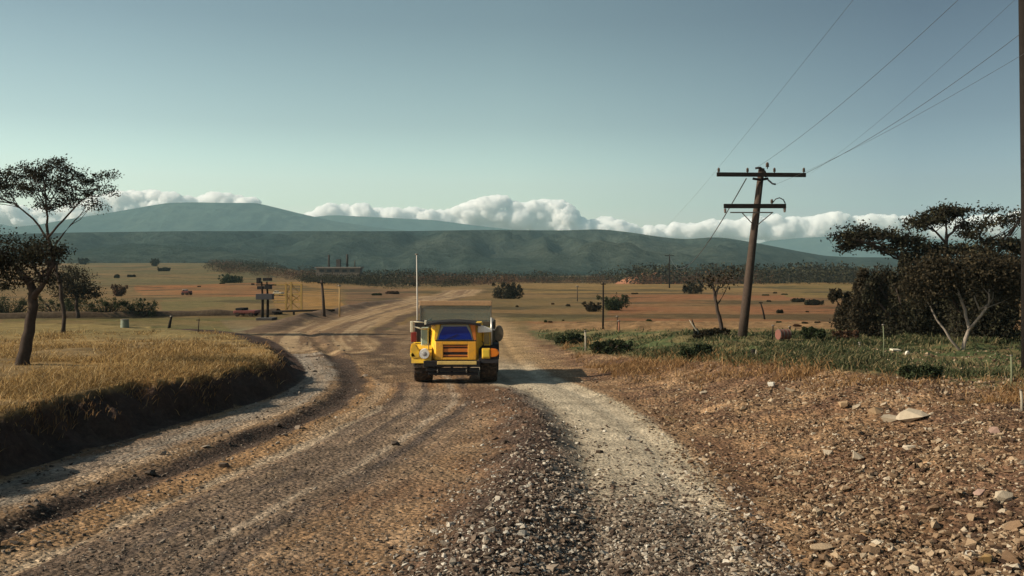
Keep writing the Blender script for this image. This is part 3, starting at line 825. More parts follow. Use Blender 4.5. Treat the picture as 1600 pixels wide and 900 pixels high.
# ------------------------------------------------------------------ trees and bushes
BARK_DARK = simple('dark_bark', (0.055,0.042,0.035), 0.95, var=0.5, scale=8, spec=0.05)
BARK_PALE = simple('pale_bark', (0.27,0.23,0.19), 0.9, var=0.4, scale=7, dirt=(0.10,0.08,0.06), spec=0.05)
LEAF_DARK = island('dark_leaf', [(0.0,(0.016,0.014,0.010)),(0.5,(0.030,0.027,0.018)),(0.9,(0.045,0.044,0.024)),(1.0,(0.075,0.070,0.04))], transl=0.15)
LEAF_BROWN = island('brown_leaf', [(0.0,(0.015,0.013,0.009)),(0.5,(0.032,0.026,0.016)),(0.9,(0.055,0.044,0.025)),(1.0,(0.09,0.07,0.04))], transl=0.15)
LEAF_GREEN = island('green_leaf', [(0.0,(0.018,0.024,0.012)),(0.5,(0.036,0.048,0.022)),(1.0,(0.070,0.085,0.038))], transl=0.2)
LEAF_RED = island('russet_leaf', [(0.0,(0.035,0.018,0.013)),(0.5,(0.075,0.040,0.024)),(1.0,(0.14,0.080,0.045))], transl=0.15)

def leaf_quads(C, S, rnd=rng, flat_=0.0):
    N = len(C)
    a = rnd.normal(size=(N, 3)); a[:, 2] *= (1 - flat_); a /= np.linalg.norm(a, axis=1)[:, None] + 1e-9
    b = np.cross(a, rnd.normal(size=(N, 3)) * np.array([1, 1, 1])); b /= np.linalg.norm(b, axis=1)[:, None] + 1e-9
    a = a * S[:, None] * 0.5; b = b * S[:, None] * 0.28
    V = np.stack([C-a, C-a*0.2+b, C+a, C-a*0.2-b], 1).reshape(-1, 3)
    Q = np.arange(N*4).reshape(N, 4)
    return V, Q

def tree(name, label, cat, base, stems, pads, leaf, mat_leaf, mat_bark, seed=0, group=None, clump_leaves=45, clump_r=0.32, twig=0.018, crown_name='crown', twig_every=2):
    """stems: lists of (px, py, depth offset, radius); pads: (px, py, rx px, ry px, clumps, index of the stem that carries it)"""
    r_ = np.random.default_rng(seed)
    B = at(*base) if len(base) == 2 else Vector(base[2])
    Yb = B.y; s = Yb / F
    root = empty(name, B, label, cat, group)
    nb = NB()
    nodes = []
    for st in stems:
        pts = [np.array(up(p[0], p[1], Yb + p[2]) - B) for p in st]
        if st[0][1] >= base[1] - 1: pts[0][2] = -0.12
        # finer, slightly wavering path
        fine = [pts[0]]; rad = [st[0][3]]
        for k in range(len(pts)-1):
            for t in (0.33, 0.67, 1.0):
                q = pts[k]*(1-t) + pts[k+1]*t
                if t < 1: q = q + r_.normal(0, 0.022*np.linalg.norm(pts[k+1]-pts[k]), 3)
                fine.append(q); rad.append(st[k][3]*(1-t) + st[k+1][3]*t)
        rad[0] *= 1.25
        nb.tube(fine, rad, 8)
        nodes.append((fine, rad))
    LV = []; LQ = []; ln = 0
    for (px, py, rx, ry, ncl, si) in pads:
        c = np.array(up(px, py, Yb) - B)
        fine, rad = nodes[si]
        for k in range(ncl):
            v = r_.normal(size=3); v /= np.linalg.norm(v)
            v *= r_.uniform(0.35, 1.0)**0.6 * (1.3 if r_.random() < 0.22 else 1.0)
            if v[2] < -0.35: v[2] *= 0.5
            cc = c + v * np.array([rx*s, max(rx*s*0.8, ry*s), ry*s])
            # twig back to its stem
            i0 = r_.integers(max(1, int(len(fine)*0.55)), len(fine))
            p0 = fine[i0]
            mid = p0*0.45 + cc*0.55 + np.array([0, 0, -0.10*np.linalg.norm(cc-p0)]) + r_.normal(0, 0.06, 3)*np.linalg.norm(cc-p0)
            if k % twig_every == 0:
                r0 = min(rad[i0]*0.55, twig*2.6)
                nb.tube([p0, p0*0.6+mid*0.4 + r_.normal(0,0.03,3), mid, cc], [r0, r0*0.8, twig, twig*0.4], 5)
            m_ = int(clump_leaves * r_.uniform(0.2, 1.35))
            off = r_.normal(size=(m_, 3)) * np.array([1.25, 1.25, 0.7]) * clump_r * r_.uniform(0.35, 0.75)
            V, Q = leaf_quads(cc + off, leaf * r_.uniform(0.6, 1.5, m_), r_)
            LV.append(V); LQ.append(Q + ln); ln += len(V)
    nb.build('trunk', mat_bark, root)
    np_mesh(crown_name, np.concatenate(LV), np.concatenate(LQ), mat_leaf, root)
    return root

# left trees
tree('acacia_tree', 'tall slender tree with a wide airy crown on the left field', 'tree', (98, 521),
     [[(98,521,0,0.115),(99,480,0,0.10),(92,435,0,0.09),(84,405,0,0.085),(76,375,0,0.075),(72,350,0,0.06)],
      [(76,375,0,0.06),(52,342,0.3,0.05),(22,318,0.4,0.035),(-20,300,0.5,0.02)],
      [(74,362,0,0.06),(72,325,-0.4,0.05),(70,285,-0.4,0.03)],
      [(76,370,0,0.06),(98,345,-0.2,0.05),(125,315,-0.3,0.04),(160,290,-0.4,0.02)],
      [(80,392,0,0.05),(110,352,0.4,0.035),(130,330,0.4,0.02)]],
     [(40,268,34,15,24,2),(85,262,32,13,26,2),(10,282,30,16,22,1),(-30,285,40,26,26,1),(60,292,42,18,30,2),(105,285,34,16,24,3),(132,280,26,14,18,3),(165,276,14,8,8,3),(170,298,14,9,8,3),
      (95,315,26,14,16,2),(140,322,18,8,8,4),(70,322,24,14,12,2),(20,300,36,12,18,1),(120,300,24,12,12,3)],
     0.105, LEAF_DARK, BARK_DARK, 21, clump_leaves=64, clump_r=0.29)
tree('broadleaf_tree', 'dark low spreading tree with a thick leaning trunk at the left edge', 'tree', (35, 570),
     [[(35,570,0,0.20),(42,530,0,0.17),(50,490,0,0.14),(52,455,0,0.12),(45,435,0,0.10)],
      [(50,470,0,0.10),(70,440,-0.2,0.07),(85,410,-0.2,0.04)],
      [(46,440,0,0.10),(15,410,0.2,0.07),(-20,395,0.2,0.04)]],
     [(20,400,40,22,34,2),(65,395,34,22,34,1),(-30,410,46,30,34,2),(0,440,34,16,20,2),(88,400,16,16,14,1),(45,425,40,18,26,1),(5,375,26,9,8,2),(-60,380,50,40,30,2),(75,440,18,8,6,1)],
     0.068, LEAF_DARK, BARK_DARK, 22, clump_leaves=64, clump_r=0.24, twig=0.012)
tree('bushy_tree', 'dark bushy tree behind the slender left trunk', 'tree', (122, 497),
     [[(122,497,0,0.14),(120,470,0,0.12),(116,445,0,0.09)]],
     [(112,430,22,14,22,0),(128,448,22,16,24,0),(105,458,26,16,24,0),(140,462,14,10,10,0),(96,440,18,14,12,0)],
     0.13, LEAF_BROWN, BARK_DARK, 23, clump_leaves=80, clump_r=0.45, twig=0.03)

# right trees
T1 = (1487, 545)
tree('forked_tree', 'leafy thicket tree with pale bare forked stems by the right edge', 'tree', (1504, 547),
     [[(1504,547,0,0.075),(1509,528,0,0.065),(1515,514,0,0.06),(1508,485,0.1,0.05),(1499,462,0.1,0.04),(1494,440,0.2,0.028)],
      [(1515,514,0,0.05),(1532,494,-0.2,0.045),(1545,476,-0.2,0.038),(1546,452,-0.2,0.028)],
      [(1504,547,0,0.05),(1488,534,-0.1,0.042),(1476,515,-0.1,0.036),(1464,500,0,0.03),(1448,470,0,0.02)],
      [(1545,476,0,0.035),(1530,484,0.1,0.03),(1522,462,0.1,0.02)]],
     [(1470,425,34,18,26,0),(1520,420,36,18,28,1),(1565,430,34,24,30,1),(1595,450,34,30,30,1),(1440,450,26,20,20,2),(1480,445,22,12,8,0)],
     0.10, LEAF_BROWN, BARK_PALE, 31, clump_leaves=140, clump_r=0.45, twig=0.010, twig_every=10000)
tree('umbrella_tree', 'umbrella shaped acacia with the highest small canopy among the right trees', 'tree', (1476, 535, at(1476, 535) + Vector((0, 3, 0))),
     [[(1476,535,0,0.13),(1477,480,0,0.12),(1478,430,0,0.10),(1478,395,0,0.08),(1479,370,0,0.07)],
      [(1478,380,0,0.05),(1462,362,0.2,0.04),(1440,350,0.2,0.025)],
      [(1479,372,0,0.05),(1492,358,-0.2,0.04),(1508,346,-0.2,0.025)],
      [(1479,370,0,0.05),(1478,352,0,0.035),(1478,338,0,0.025)]],
     [(1480,328,24,5,18,3),(1462,336,22,6,16,1),(1440,346,22,5,14,1),(1500,332,16,6,12,2),(1432,354,14,4,6,1),(1470,345,26,6,14,3),(1515,352,18,6,10,2)],
     0.10, LEAF_DARK, BARK_DARK, 32, clump_leaves=62, clump_r=0.24)
tree('flat_topped_tree', 'wide flat topped acacia reaching far left over the field', 'tree', (1440, 530, at(1440, 530) + Vector((0, 1.5, 0))),
     [[(1440,530,0,0.14),(1442,480,0,0.12),(1436,430,0,0.10),(1428,405,0,0.08)],
      [(1434,425,0,0.07),(1400,398,-0.3,0.055),(1365,382,-0.4,0.04),(1330,374,-0.4,0.022)],
      [(1430,410,0,0.06),(1455,392,0.3,0.05),(1490,392,0.4,0.03)],
      [(1434,428,0,0.05),(1405,405,0.5,0.04),(1380,395,0.6,0.02)]],
     [(1325,372,22,7,18,1),(1350,366,26,6,22,1),(1385,368,28,7,24,1),(1418,377,24,7,20,1),(1450,386,26,7,22,2),(1490,392,28,7,22,2),(1345,384,28,8,14,1),(1395,388,28,8,14,3),(1318,386,14,6,8,1),(1335,356,16,3,4,1),(1440,398,30,9,16,2)],
     0.10, LEAF_DARK, BARK_DARK, 33, clump_leaves=64, clump_r=0.25)
tree('spreading_tree', 'dark ragged spreading tree touching the tall pole at the right edge', 'tree', (1560, 538, at(1560, 538) + Vector((0, 4, 0))),
     [[(1560,538,0,0.14),(1556,470,0,0.12),(1550,420,0,0.10),(1548,390,0,0.08)],
      [(1548,395,0,0.06),(1530,370,0.3,0.045),(1542,340,0.4,0.03),(1556,326,0.4,0.015)],
      [(1550,410,0,0.06),(1575,375,-0.2,0.05),(1592,345,-0.2,0.03),(1610,335,0,0.02)],
      [(1550,415,0,0.06),(1590,395,0.2,0.05),(1640,380,0.2,0.03)]],
     [(1522,366,20,7,12,1),(1535,352,16,5,6,1),(1550,328,16,4,5,1),(1575,345,16,5,8,2),(1592,338,10,5,6,2),(1560,380,26,10,18,2),(1530,392,30,10,18,0),(1590,385,30,14,22,3),(1625,385,36,22,26,3),(1560,408,36,10,20,0),(1600,410,30,12,18,3)],
     0.10, LEAF_DARK, BARK_DARK, 34, clump_leaves=64, clump_r=0.28)

def bush(name, label, cat, px, py, wpx, hpx, mat, seed=0, n=60, leaf=None, dy=0, group=None, lumps=None, base=None):
    r_ = np.random.default_rng(seed)
    B = base if base is not None else at(px, py)
    B = B + Vector((0, dy, 0)); B.z = gz(B.x, B.y)
    s = B.y / F
    root = empty(name, B, label, cat, group)
    w, h = wpx*s*0.5, hpx*s
    lumps = lumps or [(r_.uniform(-0.75, 0.75), r_.uniform(0.18, 0.55), r_.uniform(0.3, 0.5)) for _ in range(max(4, int(wpx/hpx*3.2)))] + [(0, 0.48, 0.52), (-0.3, 0.3, 0.42), (0.3, 0.3, 0.42)] + [(r_.uniform(-0.9, 0.9), r_.uniform(0.5, 0.95), r_.uniform(0.07, 0.18)) for _ in range(int(6 + wpx/hpx*4))]
    leaf = leaf or max(0.09, 1.9*s)
    V_, Q_ = [], []; ln = 0
    nb = NB()
    for k, (lx, lz, lr) in enumerate(lumps):
        lc = np.array([lx*w, r_.uniform(-0.35, 0.35)*w*0.7, lz*h])
        nb.tube([(lc[0]*0.25, lc[1]*0.25, -0.08), lc*np.array([0.6,0.6,0.55]), lc], [0.03+0.02*h, 0.02+0.012*h, 0.012], 5)
        m_ = int(n * 11 * max(0.12, lr))
        v = r_.normal(size=(m_, 3)); v /= np.linalg.norm(v, axis=1)[:, None]
        v *= (r_.random((m_, 1))**0.4)
        bump = 0.45 + 1.05*fbm(v[:, 0]*3.2+k, v[:, 2]*3.2+v[:, 1]*2.4, seed+k, 4)
        P = lc + v * bump[:, None] * np.array([lr*max(w*0.75, h*0.6), lr*max(w*0.6, h*0.6), lr*h*1.0])
        P = P[P[:, 2] > 0.0]
        V, Q = leaf_quads(P, leaf*r_.uniform(0.6, 1.4, len(P)), r_)
        V_.append(V); Q_.append(Q+ln); ln += len(V)
    nb.build('stem', BARK_DARK, root)
    np_mesh('foliage', np.concatenate(V_), np.concatenate(Q_), mat, root)
    return root

bush('thicket_bush', 'large dark thicket at the right trees, nearest to the flat topped acacia', 'bush', 1432, 532, 150, 108, LEAF_BROWN, 41, 1000, 0.10, 4)
bush('thicket_bush', 'large dark thicket behind the pale forked stems', 'bush', 1520, 540, 180, 122, LEAF_DARK, 42, 1000, 0.10, 5)
bush('thicket_bush', 'dense blackish thicket at the right edge under the ragged tree', 'bush', 1596, 545, 130, 138, LEAF_DARK, 43, 1000, 0.10, 3)
bush('thicket_bush', 'lower dark thicket at the left foot of the right trees', 'bush', 1385, 526, 100, 66, LEAF_BROWN, 44, 650, 0.10, 3)

# plain: single bushes
bush('hedge_bush', 'rounded green bush at the right end of the hedge on the left plain', 'bush', 217, 495, 62, 30, LEAF_GREEN, 51, 60)
bush('hedge_bush', 'longest green bush in the middle of the hedge on the left plain', 'bush', 165, 495, 72, 30, LEAF_GREEN, 52, 70)
bush('hedge_bush', 'dark green bush of the hedge behind the slender left trunk', 'bush', 95, 495, 90, 34, LEAF_GREEN, 53, 70)
bush('hedge_bush', 'dark green bush of the hedge behind the thick left trunk', 'bush', 15, 496, 90, 40, LEAF_GREEN, 54, 70)
bush('scrub_bush', 'russet bush with a bare twig left of the orange field', 'bush', 186, 463, 28, 20, LEAF_RED, 55, 40)
bush('round_bush', 'dark spreading bush behind the truck to its right', 'bush', 788, 467, 62, 26, LEAF_DARK, 56, 90)
bush('round_bush', 'dark green oval bush crossed by the thin field pole', 'bush', 958, 485, 58, 24, LEAF_GREEN, 57, 80)
bush('round_bush', 'brownish scrubby bush touching the left side of the oval bush', 'bush', 925, 487, 34, 15, LEAF_BROWN, 58, 40)
bush('flat_bush', 'dark flat bush in the field right of the power pole', 'bush', 1272, 477, 32, 9, LEAF_DARK, 59, 40)
bush('flat_bush', 'small dark flat bush left of the larger flat bush beyond the power pole', 'bush', 1246, 472, 22, 6, LEAF_DARK, 60, 30)
bush('field_tree', 'tiny lone tree on the skyline of the left plain', 'bush', 241, 416, 14, 12, LEAF_DARK, 61, 24)
bush('field_tree', 'tiny leaning bush on the skyline behind the left trees', 'bush', 130, 413, 22, 10, LEAF_DARK, 62, 24)
bush('field_bush', 'dark green bush cluster on the pale field above the orange field', 'bush', 360, 442, 44, 13, LEAF_GREEN, 63, 40)
bush('field_bush', 'small dark bush on the far left field below the skyline', 'bush', 256, 424, 20, 6, LEAF_DARK, 64, 24)
bush('dark_tree', 'dark green tree standing out of the scrub right of the middle plain', 'tree', 1083, 459, 34, 20, LEAF_DARK, 65, 60)
bush('weed_clump', 'dark green weed clump on the tawny verge nearest the truck', 'weeds', 1086, 557, 58, 17, LEAF_GREEN, 66, 90, 0.10)
bush('weed_clump', 'long green weed clump left of the weeds on the tawny verge', 'weeds', 955, 552, 70, 20, LEAF_GREEN, 67, 90, 0.10)
bush('weed_clump', 'small green weed clump at the edge of the track behind the truck', 'weeds', 890, 537, 44, 16, LEAF_GREEN, 68, 70, 0.10)
bush('weed_clump', 'dark green weed clump right of the red barrel', 'weeds', 1268, 530, 44, 18, LEAF_GREEN, 69, 80, 0.10)
bush('weed_clump', 'dark weed clump at the foot of the thin bare tree', 'weeds', 1110, 528, 60, 14, LEAF_BROWN, 70, 70, 0.10)
bush('weed_clump', 'dark green weed clump above the largest pale rock', 'weeds', 1440, 592, 70, 20, LEAF_GREEN, 71, 90, 0.09)
bush('russet_bush', 'russet weed patch under the left end of the right thicket', 'weeds', 1322, 533, 44, 16, LEAF_RED, 72, 70, 0.10)

tree('thin_tree', 'thin bare trunked tree with a ragged dark top left of the power pole', 'tree', (1131, 527),
     [[(1131,527,0,0.09),(1124,495,0,0.075),(1117,465,0,0.06),(1114,445,0,0.045)]],
     [(1110,439,20,6,5,0),(1096,444,10,4,2,0),(1134,435,10,4,3,0),(1148,423,5,4,2,0)],
     0.11, LEAF_BROWN, BARK_DARK, 35, clump_leaves=46, clump_r=0.35)

# far scrub: reads as one mass
def scrub(name, label, spec, mat, seed):
    r_ = np.random.default_rng(seed)
    V_, Q_ = [], []; ln = 0
    for (px0, px1, Y0, Y1, h0, h1, n) in spec:
        for k in range(n):
            px = r_.uniform(px0, px1); Y = r_.uniform(Y0, Y1)
            if fbm(np.array([px/26.0]), np.array([Y/30.0]), seed+50, 3)[0] < 0.40: continue
            x = (px-800)/F*Y; z = gz(x, Y); h = r_.uniform(h0, h1) * (0.15 + 1.5*fbm(np.array([px/15.0]), np.array([Y/25.0]), seed, 3)[0]) * r_.uniform(0.6, 1.1)
            h = min(h, h1*0.9)
            m_ = 130
            v = r_.normal(size=(m_, 3)); v /= np.linalg.norm(v, axis=1)[:, None]; v *= r_.random((m_, 1))**0.4
            P = np.array([x, Y, z + h*0.42]) + v*np.array([h*r_.uniform(0.8, 1.8), h*0.8, h*0.5])
            V, Q = leaf_quads(P, 0.11*h*r_.uniform(0.6, 1.5, m_), r_)
            V_.append(V); Q_.append(Q+ln); ln += len(V)
    tag(np_mesh(name, np.concatenate(V_), np.concatenate(Q_), mat), label, None, None, 'stuff')
scrub('far_scrub', 'dark scrub belt along the far side of the plain', [(330,560,330,520,3.0,5.5,150),(540,790,290,420,3.2,6.0,170),(760,1010,330,430,3.2,5.6,170),(1000,1330,280,400,4.6,8.0,270),(1180,1700,260,330,4.2,6.5,190),(-60,330,680,760,2.0,5.0,90),(560,740,210,270,1.6,3.4,60),(470,590,235,285,2.2,3.6,90)], LEAF_DARK, 5)
scrub('russet_scrub', 'reddish brown scrub among the dark belt across the plain', [(330,640,300,400,2.2,4.2,110),(640,800,240,330,2.2,4.2,60),(780,960,300,380,2.0,3.4,110),(1000,1200,270,330,2.6,5.0,110),(330,420,420,520,3,4.5,40)], LEAF_RED, 6)

# scrub bushes dotted over the plain
r_ = np.random.default_rng(77)
protos = []
def scatter_bush(px, py, w, h, k):
    B = at(px, py); s = B.y/F
    if k < 4:
        o = bush('scrub_bush', 'small dark scrub bush dotted among the fields of the plain', 'bush', px, py, w, h, (LEAF_DARK, LEAF_BROWN, LEAF_GREEN, LEAF_RED)[k], 300+k, 26, group='scrub bushes dotted over the plain')
        protos.append((o, w*s, h*s)); return
    src, w0, h0 = protos[k % 4]
    o = src.copy(); COL.objects.link(o); o.location = B
    o.scale = (w*s/w0, w*s/w0, h*s/h0); o.rotation_euler = (0, 0, r_.uniform(0, 6.28))
    for ch in src.children:
        c = ch.copy(); COL.objects.link(c); c.parent = o
lines = [((775,461),(1330,459)), ((790,480),(900,478)), ((960,503),(1340,505)), ((150,432),(420,436)), ((300,447),(430,444)), ((560,449),(650,447)), ((1195,470),(1335,466)), ((1200,488),(1340,484)), ((540,466),(620,458)), ((830,505),(905,500))]
k = 0
for (x0, y0), (x1, y1) in lines:
    n_ = max(3, int(abs(x1-x0)/70))
    for i in range(n_):
        t = r_.random()
        px = x0 + (x1-x0)*t; py = y0 + (y1-y0)*t + r_.normal(0, 1.5)
        hh = r_.uniform(0.9, 2.6) if r_.random() < 0.85 else r_.uniform(3, 5)
        scatter_bush(px, py, hh*r_.uniform(2.0, 8.0), hh, k); k += 1

# mound of red earth in front of the far scrub
B = at(1018, 444); s = B.y/F
N1, N2 = 40, 14; V = []
for i in range(N2):
    for j in range(N1):
        u_ = j/(N1-1)*2-1; v_ = i/(N2-1)*2-1
        h = max(0, 1-u_*u_)*max(0, 1-v_*v_)*18*s*(0.6+0.8*float(fbm(np.array([u_*3.0]), np.array([v_*3.0]), 5, 4)[0]))
        V.append((B.x+u_*52*s, B.y+10+v_*9, gz(B.x+u_*52*s, B.y+10+v_*9)-0.15+h))
Q = [(i*N1+j, i*N1+j+1, (i+1)*N1+j+1, (i+1)*N1+j) for i in range(N2-1) for j in range(N1-1)]
tag(np_mesh('earth_mound', np.array(V), np.array(Q), simple('red_earth', (0.27,0.125,0.07), 0.95, var=0.45, scale=0.4, spec=0.05), None, True), 'red earth mound in front of the far scrub', None, None, 'structure')
# ------------------------------------------------------------------ the truck
YELLOW = simple('yellow_paint', (0.82,0.49,0.030), 0.42, var=0.12, scale=2.5, dirt=(0.34,0.22,0.11), dirt_amt=0.55, coat=0.1)
AMBER = simple('orange_and_shade_paint', (0.60,0.17,0.018), 0.45, var=0.15, scale=3, dirt=(0.25,0.15,0.08), dirt_amt=0.5)
CREAM = simple('cream_paint', (0.74,0.68,0.50), 0.45, var=0.1, scale=3, dirt=(0.35,0.25,0.15), dirt_amt=0.5)
WHITE = simple('white_paint', (0.80,0.79,0.74), 0.4, var=0.08, scale=4, dirt=(0.40,0.30,0.2), dirt_amt=0.35)
BLACK = simple('black_steel', (0.012,0.011,0.013), 0.6, var=0.3, scale=4, dirt=(0.10,0.065,0.04), dirt_amt=0.2, spec=0.25)
RUBBER = simple('tyre_rubber', (0.022,0.020,0.020), 0.9, var=0.3, scale=5, dirt=(0.20,0.13,0.08), dirt_amt=0.7, spec=0.1)
STEEL = simple('dull_steel', (0.16,0.15,0.13), 0.5, 0.4, var=0.3, scale=4, dirt=(0.22,0.14,0.08), dirt_amt=0.6)
OLIVE = simple('olive_steel', (0.075,0.062,0.040), 0.6, var=0.3, scale=3, dirt=(0.2,0.13,0.07), dirt_amt=0.5)
REDP = simple('red_plastic', (0.20,0.022,0.014), 0.4, var=0.2, scale=6)
TANP = simple('tan_steel', (0.48,0.29,0.15), 0.6, var=0.2, scale=5, dirt=(0.25,0.15,0.08), dirt_amt=0.5)
LAMPO = simple('orange_lens', (0.72,0.20,0.015), 0.25, var=0.1)
LAMPW = simple('lamp_lens', (0.85,0.83,0.78), 0.15, var=0.05)
CHROME = simple('pale_steel', (0.55,0.53,0.48), 0.35, 0.5, var=0.15, scale=6)
def glass(name, col, alpha, rough=0.08):
    m, n, l, b = nmat(name)
    b.inputs['Base Color'].default_value = (*col, 1); b.inputs['Roughness'].default_value = rough
    b.inputs['Specular IOR Level'].default_value = 0.5
    t = noise(n, l, 4, 5)
    a = n.new('ShaderNodeMath'); a.operation = 'MULTIPLY_ADD'; a.inputs[1].default_value = 0.25; a.inputs[2].default_value = alpha
    l.new(t.outputs[0], a.inputs[0]); l.new(a.outputs[0], b.inputs['Alpha'])
    return m
G_BLUE = glass('blue_glass', (0.0,0.020,0.22), 0.9, 0.03)
G_PALE = glass('pale_glass', (0.30,0.42,0.36), 0.6, 0.15)
G_GUARD = glass('dusty_panel', (0.16,0.19,0.155), 0.36, 0.4)

TY = 32.0
tb = up(711, 597, TY)
TZ = gz(tb.x, TY + 0.6)
truck = empty('dump_truck', (tb.x, TY, TZ), 'small yellow dump truck with a blue windscreen driving on the dirt road', 'truck')
def P(px, py, y=0.0):                    # a pixel of the truck's front turned into its own x, z at depth y behind the nose
    k = (TY + y) / F
    return ((px - 800)*k - tb.x, CAM_Z - (py - HOR)*k - TZ)
def tp(name, fn, mat, parent=truck, smooth=False):
    bm = bmesh.new(); fn(bm); return bm_obj(name, bm, mat, parent, smooth)

def tubes(name, segs, mat, parent=truck):
    nb = NB()
    for pts, r in segs: nb.tube(pts, r, 8)
    return nb.build(name, mat, parent)
# chassis, bumper
def _f(bm):
    for x in (-0.42, 0.42): add_box(bm, x-0.06, x+0.06, 0.2, 4.6, 0.5, 0.7, 0.01)
    for y in (0.9, 2.2, 3.4, 4.4): add_box(bm, -0.36, 0.36, y, y+0.1, 0.52, 0.66, 0.01)
    add_box(bm, -0.8, 0.8, 0.75, 0.87, 0.5, 0.62, 0.02)
    add_box(bm, -0.8, 0.8, 3.5, 3.64, 0.5, 0.64, 0.02)
tp('chassis', _f, BLACK)
def _f(bm):
    add_box(bm, -0.98, 0.80, -0.12, 0.10, 0.54, 0.74, 0.03)
    add_box(bm, -0.90, 0.76, -0.08, 0.06, 0.40, 0.51, 0.02)
    add_box(bm, -0.84, 0.72, -0.05, 0.06, 0.28, 0.375, 0.02)
    for x in (-0.6, -0.1, 0.42): add_box(bm, x-0.04, x+0.04, -0.02, 0.05, 0.26, 0.58, 0.005)
bump_o = tp('bumper', _f, BLACK)
tp('bumper_strip', lambda bm: add_box(bm, -0.55, 0.68, -0.13, -0.02, 0.615, 0.725, 0.015), simple('faded_yellow_paint', (0.70,0.50,0.16), 0.5, dirt=(0.3,0.2,0.1)), bump_o)
# body: nose with faceted sides
nose = [(-0.60, 0.0), (0.66, 0.0), (0.90, 0.42), (0.90, 1.35), (-0.84, 1.35), (-0.84, 0.42)]
nose_t = [(-0.56, 0.10), (0.62, 0.10), (0.84, 0.45), (0.84, 1.35), (-0.78, 1.35), (-0.78, 0.45)]
cabo = tp('cab', lambda bm: add_plan(bm, nose, 0.74, 1.90, 0.035, nose_t), YELLOW)
# grille panel
def _f(bm):
    for a, b_ in (((-0.60, 0.74), (-0.37, 1.33)), ((0.40, 0.74), (0.66, 1.33))):
        add_box(bm, a[0], b_[0], -0.05, 0.02, a[1]+0.02, b_[1], 0.015)
    add_box(bm, -0.37, 0.40, -0.05, 0.02, 1.235, 1.33, 0.012)
    add_box(bm, -0.37, 0.40, -0.05, 0.02, 0.76, 0.83, 0.012)
gp = tp('grille_frame', _f, simple('orange_yellow_paint', (0.80,0.38,0.025), 0.45, var=0.15, scale=3, dirt=(0.30,0.19,0.10), dirt_amt=0.5))
tp('grille', lambda bm: [add_box(bm, -0.37, 0.40, -0.02, 0.015, z, z+hh, 0.008) for z, hh in ((0.865, 0.05), (1.00, 0.11), (1.155, 0.05))], AMBER, gp)
tp('grille_recess', lambda bm: add_box(bm, -0.368, 0.398, -0.012, 0.014, 0.832, 1.232), BLACK, gp)
# windscreen
ws_z0, ws_z1 = 1.385, 1.80
def _ws(bm, e, y0, y1):
    add_prism(bm, [(-0.53-e, ws_z0-e), (0.54+e, ws_z0-e), (0.47+e, ws_z0+0.20), (0.36+e, ws_z1+e), (-0.36-e, ws_z1+e), (-0.47-e, ws_z0+0.20)], y0, y1, 0.008)
wf = tp('windscreen_frame', lambda bm: _ws(bm, 0.055, 0.0, 0.16), simple('frame_grey', (0.24,0.25,0.20), 0.5, dirt=(0.3,0.2,0.1)))
tp('windscreen', lambda bm: _ws(bm, 0.0, -0.012, 0.02), G_BLUE, wf)
tp('sill_trim', lambda bm: add_box(bm, -0.62, 0.66, -0.03, 0.03, 1.335, 1.372, 0.008), BLACK, wf)
def _wp(bm):
    add_prism(bm, [(-0.30, 1.39), (-0.28, 1.385), (0.10, 1.55), (0.085, 1.56)], -0.022, -0.012)
tp('wiper', _wp, BLACK, wf)
for sx, mt in ((-1, YELLOW), (1, AMBER)):  # the right pillar's orange paints in the shade on that side of the yellow cab
    tp('pillar', lambda bm: add_prism(bm, [(sx*0.66+0.01, 1.36), (sx*0.585+0.01, 1.36), (sx*0.46+0.01, 1.86), (sx*0.62+0.01, 1.88)], -0.02, 0.16, 0.01), mt, cabo)
for sx in (-1, 1):
    tp('panel_seam', lambda bm: add_box(bm, sx*0.605+0.03-0.008, sx*0.605+0.03+0.008, -0.012, 0.02, 0.76, 1.34), BLACK, cabo)
    tubes('grab_rail', [([(sx*0.80+0.03,0.20,0.80),(sx*0.86+0.03,0.14,0.84),(sx*0.86+0.03,0.14,1.28),(sx*0.80+0.03,0.20,1.32)], 0.014)], BLACK, cabo)
    tubes('tow_hook', [([(sx*0.45-0.08,-0.10,0.46),(sx*0.45-0.08,-0.20,0.45),(sx*0.45-0.08,-0.20,0.39),(sx*0.45-0.08,-0.08,0.40)], 0.02)], STEEL, bump_o)
# roof visor, arched
def _roof(bm):
    pts = []
    for t in np.linspace(0, 1, 11): pts.append((-0.92+1.72*t, 1.86 + 0.10*math.sin(math.pi*t)**0.7))
    for t in np.linspace(1, 0, 11): pts.append((-0.92+1.72*t, 1.81 + 0.075*math.sin(math.pi*t)**0.7))
    add_prism(bm, pts, -0.10, 1.40)
tp('roof', _roof, BLACK)
# side windows on the angled flanks
def flank(sx, x0, x1, name, mat):
    def f(bm):
        a = Vector((sx*0.60+0.03 + (0.02 if sx>0 else 0), 0.03)); b = Vector((sx*0.87+0.03, 0.42))
        q0 = a.lerp(b, x0); q1 = a.lerp(b, x1)
        n_ = Vector((sx*0.82, -0.57)) * 0.02
        vs = [(q0+n_, 1.20), (q1+n_, 1.14), (q1+n_*0.4, 1.72), (q0+n_*0.4, 1.76)]
        A = [bm.verts.new((p.x, p.y, z)) for p, z in vs]; B_ = [bm.verts.new((p.x - n_.x*1.8, p.y - n_.y*1.8, z)) for p, z in vs]
        bm.faces.new(A); bm.faces.new(B_[::-1])
        for i in range(4): bm.faces.new((A[i], B_[i], B_[(i+1) % 4], A[(i+1) % 4]))
    return tp(name, f, mat, cabo)
